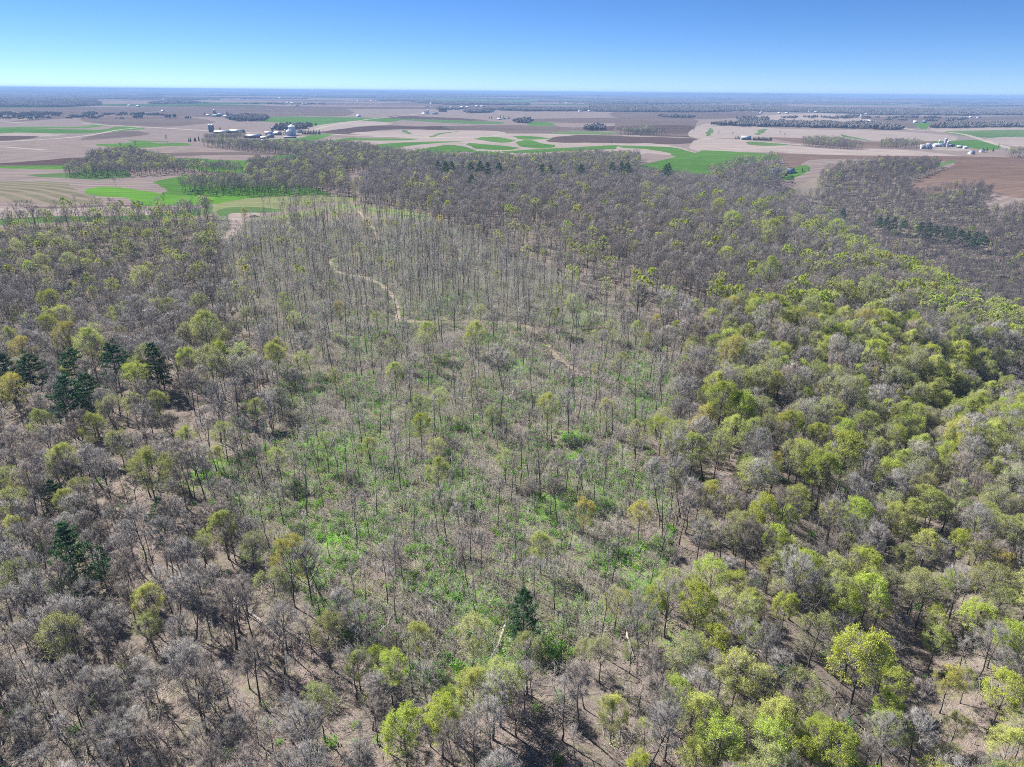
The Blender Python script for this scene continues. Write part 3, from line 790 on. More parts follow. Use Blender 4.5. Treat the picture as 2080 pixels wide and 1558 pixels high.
    if leaf_n:
        # leaves gather in tufts towards the outside of the crown
        k = len(t0)
        q = (t1 - ctr) / np.array([R, R, hz])
        w = np.clip((np.linalg.norm(q, axis=1) - .45), .02, 1.2) * (1.0 + 1.2 * (q[:, 2] > -.1)) * np.concatenate(LU)
        tuft = rng.choice(k, size=max(leaf_n // 9, 1), p=w / w.sum())
        P = np.repeat(t1[tuft], 9, 0) + rng.normal(0, .27, (len(tuft) * 9, 3))
        cr.leaves(P, leaf_size, rng, 2)
    return tr, cr

def pine_shape(seed, H=20.0, R=4.2, base=0.3, tufts=26):
    rng = np.random.default_rng(seed)
    tr, cr = MB(), MB()
    tp = np.array([[rng.normal(0, .08), rng.normal(0, .08), H * f] for f in np.linspace(0, .98, 7)]); tp[0, :2] = 0
    rad = np.linspace(.26, .03, 7)
    tr.tubes(tp[:-1], tp[1:], rad[:-1], rad[1:], 6, 0)
    z = H * base
    B0, B1, N0 = [], [], []
    while z < H * .97:
        f = (z - H * base) / (H * (1 - base))
        rr = R * (0.55 + 0.45 * math.sin(min(1, f * 2.2 + .25) * 1.57)) * (1 - f ** 1.6) + .35
        nb = 5
        a0 = rng.random() * 6.28
        for i in range(nb):
            if rng.random() < .12: continue
            L = rr * rng.uniform(.6, 1.12)
            a = a0 + i * 6.283 / nb + rng.normal(0, .25)
            rise = lerp(.05, .55, f) + rng.normal(0, .08)
            p0 = np.array([0, 0, z + rng.normal(0, .2)])
            e = p0 + np.array([math.cos(a) * L, math.sin(a) * L, L * rise])
            B0.append(p0); B1.append(e)
            n = int(tufts * (0.4 + L / R))
            t = rng.random(n) ** .65
            t = .25 + .8 * t
            P = p0 + (e - p0) * t[:, None]
            side = np.array([-math.sin(a), math.cos(a), 0])
            wdt = .10 + .28 * L * np.clip(t, 0, 1) * (1.15 - np.clip(t, 0, 1))
            P = P + side * (rng.normal(0, 1, n) * wdt * 1.5)[:, None] + np.array([0, 0, 1]) * rng.normal(.08, .13, n)[:, None]
            N0.append(P)
        z += H * .047 * rng.uniform(.8, 1.25)
    B0, B1 = np.array(B0), np.array(B1)
    cr.tubes(B0, B1, .045, .015, 3, 0)
    P = np.concatenate(N0)
    for _ in range(3):
        d = rng.normal(size=P.shape) * np.array([1, 1, .6]) + np.array([0, 0, .45]); d /= np.linalg.norm(d, axis=1, keepdims=True)
        cr.spikes(P, P + d * rng.uniform(.35, .7, (len(P), 1)), .07, 1)
    return tr, cr

def bush_shape(seed, R=1.0, H=1.3, stems=7, leaves=110, size=.22):
    rng = np.random.default_rng(seed)
    b = MB()
    a = rng.random(stems) * 6.283
    p1 = np.stack([np.cos(a) * R * .6, np.sin(a) * R * .6, np.full(stems, H * .8)], 1) * rng.uniform(.6, 1.1, (stems, 1))
    b.spikes(np.zeros((stems, 3)) + rng.normal(0, .08, (stems, 3)) * np.array([1, 1, 0]), p1, .025, 0)
    q = rng.normal(size=(leaves, 3)); q /= np.linalg.norm(q, axis=1, keepdims=True)
    q = q * (rng.random((leaves, 1)) ** .4) * np.array([R, R, H * .5]) + np.array([0, 0, H * .5])
    q[:, 2] = np.maximum(q[:, 2], .05)
    b.leaves(q, size, rng, 1)
    return b

def brush_shape(seed, n=9, H=4.0, R=.9, leaf=0):
    """a tuft of thin young stems"""
    rng = np.random.default_rng(seed)
    b = MB()
    p0 = np.concatenate([rng.normal(0, R, (n, 2)), np.zeros((n, 1)) - .1], 1)
    h = H * rng.uniform(.5, 1.1, n)
    p1 = p0 + np.stack([rng.normal(0, .10, n) * h, rng.normal(0, .10, n) * h, h], 1)
    b.spikes(p0, p1, .040, 0)
    k = 6
    t = rng.uniform(.3, .95, (n, k))[..., None]
    s = (p0[:, None] + (p1 - p0)[:, None] * t).reshape(-1, 3)
    d = rng.normal(0, .5, s.shape) + np.array([0, 0, .55])
    L = (rng.uniform(.5, 1.1, (len(s), 1)) * H / 4.5)
    b.spikes(s, s + d * L, .027, 0)
    if leaf: b.leaves(s + d * L * .8 + rng.normal(0, .1, s.shape), .17, rng, 1)
    return b

def slash_shape(seed, n=16, R=2.2):
    """cut tops and branches lying where they fell"""
    rng = np.random.default_rng(seed)
    b = MB()
    main = rng.random() * 6.28
    a = main + rng.normal(0, .55, n)
    L = rng.uniform(1.2, 4.2, n)
    c = rng.normal(0, R * .6, (n, 2))
    z0, z1 = rng.uniform(.02, .25, n), rng.uniform(.05, .9, n)
    p0 = np.stack([c[:, 0] - np.cos(a) * L / 2, c[:, 1] - np.sin(a) * L / 2, z0], 1)
    p1 = np.stack([c[:, 0] + np.cos(a) * L / 2, c[:, 1] + np.sin(a) * L / 2, z1], 1)
    b.spikes(p0, p1, rng.uniform(.03, .07, n), 0)
    k = 3
    t = rng.uniform(.3, .95, (n, k))[..., None]
    s = (p0[:, None] + (p1 - p0)[:, None] * t).reshape(-1, 3)
    d = np.repeat(p1 - p0, k, 0) * .22 + rng.normal(0, .4, s.shape); d[:, 2] = np.abs(d[:, 2])
    b.spikes(s, s + d, .02, 0)
    return b

def clump_shape(seed, n=11):
    """a piece of wood so far off that its crowns merge: knobbly crowns with twigs standing out of them"""
    rng = np.random.default_rng(seed)
    b = MB()
    k, rings = 8, 4
    for i in range(n):
        c = np.array([rng.normal(0, 9), rng.normal(0, 9), 0]); R, H = rng.uniform(3.5, 5.5), rng.uniform(10, 15)
        zs = [H * .25, H * .5, H * .78, H * .94, H]; rs = [R * .55, R, R * .85, R * .45, .05]
        v = []
        for z, r in zip(zs, rs):
            for j in range(k):
                a = j * 6.283 / k; q = 1 + rng.normal(0, .13)
                v.append((c[0] + math.cos(a) * r * q, c[1] + math.sin(a) * r * q, z + rng.normal(0, .35)))
        t = []
        for m in range(rings):
            for j in range(k):
                p, q = m * k + j, m * k + (j + 1) % k
                t += [(p, q, q + k), (p, q + k, p + k)]
        b.add(np.array(v), np.array(t), 0)
        b.tubes(np.array([[c[0], c[1], -1.0]]), np.array([[c[0], c[1], H * .5]]), .35, .2, 4, 0)
        m = 26
        a = rng.random(m) * 6.283; e = rng.uniform(.1, 1.4, m)
        d = np.stack([np.cos(a) * np.cos(e), np.sin(a) * np.cos(e), np.sin(e)], 1)
        p = c + np.array([0, 0, H * .55]) + d * np.array([R, R, H * .42]) * .85
        b.spikes(p, p + d * rng.uniform(1.2, 2.6, (m, 1)), .3, 1)
    return b

PROTO = {}          # kind -> list of (trunk mesh, crown mesh)
WHOLE = {}          # kind -> list of joined meshes for the far masses
def joined(name, tr, cr, mats_t, mats_c):
    b = MB()
    for part, off in ((tr, 0), (cr, len(mats_t))):
        for v, t, m in zip(part.V, part.T, part.M): b.V.append(v); b.T.append(t - 0); b.M.append(m + off)
    # triangle lists already carry their own offsets inside each builder
    nt_ = tr.n
    T = [t for t in tr.T] + [t + nt_ for t in cr.T]
    M = [m for m in tr.M] + [m + len(mats_t) for m in cr.M]
    return make_mesh(name, np.concatenate(tr.V + cr.V), np.concatenate(T), mats_t + mats_c, np.concatenate(M))

def register(kind, tr, cr, mats_t, mats_c, far=False):
    if not far:
        PROTO.setdefault(kind, []).append((tr.mesh('trunk', mats_t), cr.mesh('crown', mats_c)))
    WHOLE.setdefault(kind + ('_far' if far else ''), []).append(joined(kind, tr, cr, mats_t, mats_c))

def build_shapes():
    T_ = [MAT['trunk']]
    for i in range(7):
        tw = MAT['twig_brown'] if i in (2, 5) else MAT['twig']
        rng = random.Random(100 + i)
        tr, cr = tree_shape(10 + i, H=rng.uniform(19, 26), R=rng.uniform(4.4, 6.9), base=rng.uniform(.32, .54), lean=.05, limbs=12, subs=8, twigs=(26, 14, 26, 30, 16, 24, 12)[i], twig_r=.027, trunk_r=.29, twig_len=(.8, 1.9))
        register('bare_tree', tr, cr, T_, [MAT['branch'], tw])
    for i in range(5):
        rng = random.Random(200 + i)
        tr, cr = tree_shape(40 + i, H=rng.uniform(19, 24), R=rng.uniform(1.5, 2.6), base=rng.uniform(.50, .68), limbs=6, subs=4, twigs=10, twig_r=.024, trunk_r=rng.uniform(.15, .23), dead=12, twig_len=(.6, 1.3), lean=.055)
        register('slender_tree', tr, cr, [MAT['branch']] if i == 3 else T_, [MAT['branch'], MAT['twig']])
    cols = [('lime', 15000, .20), ('yellow', 13500, .20), ('gold', 11000, .20), ('olive', 6800, .20), ('lime', 9000, .20), ('yellow', 6800, .20), ('olive', 9000, .20), ('olive', 5000, .19)]
    for i, (c, n, sz) in enumerate(cols):
        rng = random.Random(300 + i)
        tr, cr = tree_shape(70 + i, H=rng.uniform(20, 24), R=rng.uniform(5.0, 6.2), base=rng.uniform(.36, .48), limbs=11, subs=7, twigs=15, twig_r=.026, trunk_r=.27, leaf_n=n, leaf_size=sz)
        register('leafing_tree', tr, cr, T_, [MAT['branch'], MAT['twig'], MAT['leaf_' + c]])
    for i in range(4):
        rng = random.Random(400 + i)
        tr, cr = pine_shape(120 + i, H=rng.uniform(18, 20.5), R=rng.uniform(5.2, 6.2), base=(.36, .3, .2, .08)[i], tufts=34)
        register('pine_tree', tr, cr, T_, [MAT['branch'], MAT['needle']])
    # lighter shapes for the woods farther off
    for i in range(6):
        tr, cr = tree_shape(500 + i, H=22.5, R=5.8, base=.44, limbs=9, subs=6, twigs=13, twig_r=.034, trunk_r=.26, ksides=4, dead=0, twig_len=(1.0, 2.0))
        register('bare_tree', tr, cr, T_, [MAT['branch'], MAT['twig_dark2'] if i >= 4 else MAT['twig_brown'] if i == 2 else MAT['twig_dark']], far=True)
    for i, c in enumerate(['lime', 'yellow', 'gold', 'olive', 'lime', 'yellow', 'olive', 'olive']):
        tr, cr = tree_shape(520 + i, H=22, R=5.6, base=.38, limbs=8, subs=5, twigs=7, twig_r=.034, trunk_r=.24, ksides=4, dead=0, leaf_n=(2200, 2000, 1800, 1200, 1500, 1100, 1500, 900)[i], leaf_size=.52)
        register('leafing_tree', tr, cr, T_, [MAT['branch'], MAT['twig'], MAT['leaf_' + c]], far=True)
    for i in range(3):
        tr, cr = tree_shape(540 + i, H=21.5, R=2.4, base=.58, limbs=6, subs=4, twigs=7, twig_r=.032, trunk_r=.18, ksides=4, dead=4, twig_len=(.7, 1.4))
        register('slender_tree', tr, cr, T_, [MAT['branch'], MAT['twig']], far=True)
    WHOLE['clump'] = [clump_shape(660 + i).mesh('clump', [MAT['canopy'], MAT['twig_dark']]) for i in range(4)]
    WHOLE['bush'] = [bush_shape(600 + i, leaves=(120, 90, 150)[i]).mesh('bush', [MAT['branch'], MAT['leaf_fresh']]) for i in range(3)]
    WHOLE['bush'].append(bush_shape(603, leaves=80, R=1.2, H=1.8).mesh('bush', [MAT['branch'], MAT['leaf_olive']]))
    WHOLE['brush'] = [brush_shape(620 + i, leaf=(0, 1, 1, 0)[i]).mesh('brush', [MAT['twig'], MAT['leaf_olive']]) for i in range(4)]
    WHOLE['slash'] = [slash_shape(640 + i).mesh('slash', [MAT['twig_brown'] if i % 2 else MAT['log']]) for i in range(4)]
build_shapes()
print("tris", sum(len(m.polygons) for v in WHOLE.values() for m in v), {k: [len(m.polygons) for m in v] for k, v in WHOLE.items()})

# ------------------------------------------------------------------ where the trees stand
ZONES = [  # polygon, keep, (bare, slender, leafing), leaf colour weights (lime, yellow, gold, olive), height factor
 ('band', poly((0, 0), (1, 0), (1, 1)), .97, (.46, .0, .54), (.20, .56, .02, .22), .95),
 ('hay_front', poly((430, 425), (560, 425), (660, 398), (720, 400), (720, 425), (600, 450), (520, 500), (430, 520)), .34, (.05, .90, .05), (.1, .4, .2, .3), .95),
 ('upper', UPPER, .78, (.06, .88, .06), (.05, .35, .1, .5), 1.0),
 ('edge', poly((960, 470), (1100, 470), (1300, 560), (1450, 660), (1480, 780), (1400, 820), (1330, 700), (1180, 610), (1080, 560)), .62, (.55, .30, .15), (.2, .4, .05, .35), .95),
 ('clearing', CLEARING, .46, (.12, .80, .08), (.1, .50, .04, .36), 1.0),
 ('dark', poly((640, 330), (1640, 330), (1640, 400), (1300, 440), (1250, 500), (1420, 600), (1340, 660), (1180, 600), (1000, 490), (800, 430), (690, 420)), 1.0, (.93, .02, .05), (.1, .5, .1, .3), 1.0),
 ('crest', poly((1230, 430), (1640, 380), (1780, 450), (1850, 560), (1700, 640), (1420, 640), (1300, 560)), 1.0, (.88, .0, .12), (.35, .45, .02, .18), 1.0),
 ('opposite', poly((1640, 330), (2600, 330), (2600, 620), (2080, 560), (1750, 440), (1650, 380)), 1.0, (.93, .0, .07), (.1, .2, .0, .7), .98),
 ('right', poly((1330, 640), (1700, 620), (2600, 640), (2600, 2200), (1420, 2200), (1340, 1300), (1390, 1060), (1330, 900), (1410, 770)), .97, (.39, .02, .59), (.30, .36, .02, .32), 1.0),
 ('bottom_left', poly((-400, 1150), (120, 1120), (420, 1180), (660, 1290), (700, 1420), (640, 2200), (-400, 2200)), .95, (.88, .04, .06), (.1, .3, .1, .5), 1.08),
 ('bottom', poly((640, 1250), (1000, 1380), (1350, 1270), (1440, 2200), (620, 2200)), .85, (.54, .22, .24), (.2, .34, .03, .43), 1.0),
 ('left_edge', poly((-400, 440), (460, 430), (470, 520), (300, 560), (-400, 580)), 1.15, (.50, .22, .28), (.1, .45, .03, .42), .95),
 ('left', poly((-400, 400), (560, 430), (600, 800), (560, 1200), (-400, 1200)), 1.15, (.70, .13, .17), (.15, .45, .04, .36), 1.0),
]
LEAF_VARIANTS = {'lime': (0, 4), 'yellow': (1, 5), 'gold': (2,), 'olive': (3, 6, 7)}
TREES = {'bare_tree': [], 'slender_tree': [], 'leafing_tree': [], 'pine_tree': []}
# each entry: x, y, z, variant, rotation, scale, note

# trees one can point to: crown centre in the photograph, crown width, colour
MARKED = [
 (285, 555, 40, 'yellow'), (415, 665, 62, 'yellow'), (455, 682, 40, 'yellow'), (557, 720, 50, 'yellow'), (610, 728, 42, 'yellow'), (140, 690, 55, 'gold'), (180, 698, 60, 'yellow'),
 (48, 715, 50, 'gold'), (28, 795, 58, 'gold'), (98, 603, 42, 'lime'), (128, 635, 44, 'lime'), (95, 655, 45, 'lime'), (320, 815, 48, 'yellow'), (430, 735, 70, 'olive'), (855, 860, 48, 'lime'),
 (885, 903, 40, 'yellow'), (890, 955, 56, 'yellow'), (560, 930, 46, 'yellow'), (300, 948, 80, 'yellow'), (345, 940, 50, 'olive'), (190, 865, 58, 'yellow'), (240, 890, 55, 'olive'),
 (378, 885, 46, 'yellow'), (500, 640, 36, 'olive'), (690, 628, 27, 'gold'), (975, 628, 26, 'yellow'), (595, 642, 30, 'yellow'), (765, 642, 28, 'yellow'), (585, 1140, 85, 'gold'), (515, 1110, 62, 'olive'),
 (300, 1215, 70, 'yellow'), (650, 1425, 85, 'olive'), (820, 1475, 100, 'lime'), (850, 1292, 52, 'yellow'), (660, 1275, 80, 'olive'), (1100, 1105, 52, 'yellow'),
 (1185, 1040, 40, 'gold'), (1302, 1045, 52, 'gold'), (1222, 1320, 66, 'olive'), (1415, 1222, 92, 'lime'), (1765, 1200, 82, 'lime'), (1598, 1228, 46, 'lime'), (1660, 1270, 90, 'olive'),
 (1755, 1330, 120, 'lime'), (1665, 1488, 76, 'lime'), (1805, 1475, 84, 'yellow'), (1930, 1385, 60, 'gold'), (1640, 1178, 50, 'yellow'), (1955, 1098, 55, 'lime'), (1850, 1040, 60, 'yellow'),
 (1466, 808, 70, 'lime'), (1512, 822, 58, 'lime'), (1574, 775, 48, 'lime'), (1604, 861, 60, 'lime'), (1660, 882, 52, 'lime'), (1716, 914, 84, 'lime'), (1675, 950, 74, 'lime'),
 (1626, 743, 44, 'lime'), (1660, 720, 38, 'yellow'), (1746, 696, 44, 'yellow'), (1660, 686, 38, 'yellow'), (1435, 848, 46, 'gold'), (1412, 874, 44, 'gold'), (1465, 900, 46, 'yellow'), (1491, 868, 56, 'yellow'),
 (1410, 910, 66, 'yellow'), (1611, 917, 68, 'olive'), (1574, 942, 44, 'gold'), (1926, 917, 50, 'lime'), (2003, 850, 44, 'lime'), (1769, 583, 54, 'olive'), (1716, 586, 44, 'yellow'),
 (1690, 1041, 56, 'yellow'), (1619, 1015, 66, 'yellow'), (1900, 1022, 60, 'yellow'), (1795, 830, 48, 'lime'), (1832, 842, 34, 'gold'), (1545, 415, 40, 'lime'), (1460, 414, 30, 'lime'), (1490, 442, 38, 'lime'),
 (1570, 466, 46, 'yellow'), (1565, 546, 46, 'yellow'), (1620, 446, 28, 'yellow'), (1702, 456, 36, 'lime'), (1335, 480, 24, 'lime'), (1290, 498, 28, 'yellow'), (1475, 512, 34, 'lime'), (495, 433, 18, 'gold'),
 (100, 480, 26, 'yellow'), (40, 500, 26, 'yellow'), (140, 525, 34, 'yellow'), (85, 528, 34, 'yellow'), (215, 478, 24, 'yellow'), (300, 475, 24, 'lime'), (1840, 1130, 60, 'olive'), (1990, 1250, 70, 'lime'), (2050, 1180, 60, 'olive'),
 (1500, 1060, 60, 'olive'), (1430, 1060, 50, 'olive'), (2040, 1400, 90, 'lime'), (1905, 1300, 60, 'yellow'), (1240, 660, 30, 'yellow'), (680, 760, 34, 'yellow'), (1000, 840, 40, 'olive'), (970, 790, 40, 'olive'),
]
PINES = [  # crown centre, height in the photograph, variant, label
 (14, 760, 70, 2, "dark pine cut by the frame at the left end of the pine row"),
 (62, 752, 90, 0, "tall dark pine with bare lower trunk beside the leftmost pine"),
 (148, 742, 92, 0, "umbrella-shaped pine in front of the pale gold tree"),
 (230, 730, 96, 0, "tall pine with long bare trunk, second from the end of the row"),
 (313, 735, 62, 2, "short dense pine ending the pine row on the clearing side"),
 (137, 808, 95, 1, "broad blue-green pine standing in front of the pine row"),
 (180, 803, 82, 1, "spreading pine leaning out beside the broad blue-green pine"),
 (108, 1005, 58, 1, "thin bluish pine between bare trees above the bushy pine"),
 (326, 1040, 56, 2, "narrow green pine over fallen branches in the leaf litter"),
 (137, 1112, 104, 3, "big bushy pine with crown reaching the ground, lower left"),
 (205, 1135, 50, 3, "young pine at the foot of the big bushy pine"),
 (1064, 1240, 82, 2, "lone dark pine standing in the logged clearing"),
 (146, 590, 28, 2, "small dark pine beside the lime domes in the far left woods"),
 (1712, 436, 40, 1, "lone pine standing above the grey crowns on the right ridge"),
 (958, 370, 26, 1, "single pine poking out of the grey woods below the green belt"),
]
for k, (x, y) in enumerate([(1786, 451), (1801, 453), (1816, 455), (1836, 458), (1871, 464), (1887, 467), (1902, 469), (1919, 472), (1935, 475), (1951, 479), (1966, 482), (1981, 486), (1997, 490)]):
    PINES.append((x, y, 22 + (k * 5) % 7, k % 3, "%s pine of the line along the right ridge, counted from the house" % ("first second third fourth fifth sixth seventh eighth ninth tenth eleventh twelfth thirteenth".split()[k])))
for k, (x, y) in enumerate([(889, 337), (905, 341), (918, 342), (957, 342), (975, 340), (990, 344), (1014, 341), (1101, 345), (1118, 347), (1180, 344), (1243, 342), (1262, 342), (1275, 340), (1352, 346), (1358, 344)]):
    PINES.append((x, y, 20 + (k * 7) % 8, k % 3, "%s dark pine from the left in the belt below the striped fields" % ("first second third fourth fifth sixth seventh eighth ninth tenth eleventh twelfth thirteenth fourteenth fifteenth".split()[k])))

POS = []
def too_close(x, y, d):
    return any((x - a) ** 2 + (y - b) ** 2 < d * d for a, b in POS)
MARK_ID = {}
for i, (px, py, w, c) in enumerate(MARKED):
    x, y, t = land(px, py, 16.0)
    var = LEAF_VARIANTS[c][0 if w > 45 or c == 'gold' else -1] if c != 'olive' else LEAF_VARIANTS[c][i % 3]
    sc = min(max(w * t / F_PX / 11.0, .5), 1.25)
    x, y, t = land(px, py, 16.0 * sc)
    TREES['leafing_tree'].append([x, y, float(height(x, y)), var, RNG.random() * 6.28, sc, ('mark', i)])
    POS.append((x, y))
for i, (px, py, h, var, lab) in enumerate(PINES):
    x, y, t = land(px, py, 11.0)
    dep_cos = 0.8 if py > 600 else .97
    sc = min(max(h * t / F_PX / dep_cos / (13.2 if py > 600 else 12.0), .35), 1.2)
    x, y, t = land(px, py, 12.5 * sc)
    TREES['pine_tree'].append([x, y, float(height(x, y)), var, RNG.random() * 6.28, sc, ('pine', lab)])
    POS.append((x, y))

FIELD_POLYS = [(np.array(p), p) for m, nm, p in polys if nm in ('field', 'road') or nm == 'path']
def on_open_ground(x, y):
    r = np.zeros(x.shape, bool)
    for P, p in FIELD_POLYS:
        x0, y0 = P.min(0); x1, y1 = P.max(0)
        k = np.nonzero((x > x0) & (x < x1) & (y > y0) & (y < y1))[0]
        if len(k): r[k] |= inside(x[k], y[k], p)
    return r

def jgrid(x0, x1, y0, y1, s, rng, jit=.42):
    gx, gy = np.meshgrid(np.arange(x0, x1, s), np.arange(y0, y1, s))
    gx = gx + (np.arange(gx.shape[0]) % 2)[:, None] * s * .5
    x = gx.ravel() + rng.uniform(-jit, jit, gx.size) * s
    y = gy.ravel() + rng.uniform(-jit, jit, gx.size) * s
    return x, y

TRAIL_XY = [[land(a, b)[:2] for a, b in p] for w, p in TRAILS]
YARD = [land(1592, 352)[:2], land(1612, 356)[:2], land(1625, 362)[:2]]
def scatter_trees():
    rng = np.random.default_rng(21)
    xs, ys = [], []
    for y0, y1, s in ((30, 170, 4.2), (170, 480, 5.2), (480, 1500, 6.1)):
        x, y = jgrid(-1100, 1300, y0, y1, s, rng); xs.append(x); ys.append(y)
    x, y = jgrid(300, 1000, 350, 1100, 6.6, rng)          # the slope opposite stands thicker
    k = x > 232 + .14 * y + 60
    xs.append(x[k]); ys.append(y[k])
    x, y = np.concatenate(xs), np.concatenate(ys)
    z = height(x, y)
    px, py, dep = project(np.stack([x, y, z], 1))
    k = (dep > 20) & (px > -230) & (px < 2310) & (py < 1950) & (np.hypot(x, y) < 1650)
    x, y, z, px, py, dep = (a[k] for a in (x, y, z, px, py, dep))
    k = ~on_open_ground(x, y)
    x, y, z, px, py, dep = (a[k] for a in (x, y, z, px, py, dep))
    P = np.array(POS)
    near = np.zeros(len(x), bool)
    for a, b in POS: near |= (x - a) ** 2 + (y - b) ** 2 < 4.2 ** 2
    for a, b in YARD: near |= (x - a) ** 2 + (y - b) ** 2 < 16 ** 2
    near |= seg_dist(x, y, GULLY) < 1.5
    cpx, cpy, cdep = project(np.stack([x, y, z + 14.0], 1))
    for kind in ('leafing_tree', 'pine_tree'):
        for r in TREES[kind]:
            if r[6] is None: continue
            mx, my, md = project(np.array([r[0], r[1], r[2] + 14.0 * r[5]]))
            w = 11.0 * r[5] * F_PX / md
            near |= (np.abs(cpx - mx) < .5 * w) & (cpy > my - .1 * w) & (cpy < my + .55 * w) & (cdep < md + 2) & (cdep > md - 22)
    for q in TRAIL_XY: near |= seg_dist(x, y - 1.0, q) < 3.5
    hp = project(np.stack([x, y, z + 24.0], 1))
    near |= (np.abs(px - 1598) < 62) & (hp[1] < 361) & (dep < 1150) & (dep > 500)
    jx = px + (fbm(x / 18, y / 18, 31) - .5) * 170 * np.clip(220 / np.maximum(dep, 60), .55, 1.6)
    jy = py + (fbm(x / 18, y / 18, 35) - .5) * 60 * np.clip(220 / np.maximum(dep, 60), .55, 1.6)
    zone = np.full(len(x), -1)
    for zi, zz in reversed(list(enumerate(ZONES))): zone[inside(jx, jy, zz[1])] = zi
    names = [zz[0] for zz in ZONES]
    flank = x - edge_x(y)
    wob = (fbm(x / 25, y / 25, 37) - .5) * 40
    zone[(zone == names.index('opposite')) & (flank < 45)] = names.index('crest')
    zone[(zone == names.index('band')) & (flank < -75)] = names.index('crest')
    zone[(flank + wob > -62) & (flank < 45) & (y > 215) & (y < 640)] = names.index('band')
    zone[(flank > 45) & (y < 1000) & (y > 150)] = names.index('opposite')
    u, v, w, q = rng.random((4, len(x)))
    patch = fbm(x / 30, y / 30, 51)
    thin = .30 + 1.4 * fbm(x / 22, y / 22, 61)
    for i in np.nonzero(~near)[0]:
        zz = ZONES[zone[i]] if zone[i] >= 0 else ('other', None, .95, (.88, .02, .10), (.1, .3, .1, .5), .95)
        if u[i] > zz[2] * (thin[i] if zz[0] in ('clearing', 'upper', 'left', 'bottom', 'bottom_left') else 1.0) * (1.0 if zz[0] in ('right', 'band', 'dark', 'crest', 'opposite', 'other') else .70): continue
        b, s_, l = zz[3]
        l2 = min(l * (0.35 + 1.3 * patch[i]), .95)
        b2 = b * (1 - l2) / max(b + s_, 1e-6)
        if v[i] < l2:
            kind = 'leafing_tree'; cw = np.cumsum(zz[4]); c = ('lime', 'yellow', 'gold', 'olive')[int(np.searchsorted(cw / cw[-1], w[i]))]
            var = LEAF_VARIANTS[c][int(q[i] * 7919) % len(LEAF_VARIANTS[c])]
        elif v[i] < l2 + b2: kind, var = 'bare_tree', (4 + int(q[i] * 7919) % 2) if zz[0] == 'opposite' else (int(q[i] * 7919) % 7 if dep[i] < 330 else int(q[i] * 7919) % 4)
        else: kind, var = 'slender_tree', int(q[i] * 7919) % 5
        sc = zz[5] * (0.47 + 0.48 * q[i] ** 1.2) * (.74 + .26 * min(max((dep[i] - 130) / 120, 0), 1)) * (1.0 - .2 * min(max((dep[i] - 700) / 200, 0), 1)) * (1.22 if kind == 'slender_tree' else .8 if zz[0] in ('clearing', 'upper', 'hay_front') else 1.0)
        TREES[kind].append([x[i], y[i], z[i], var, w[i] * 6.28, sc, None])
scatter_trees()

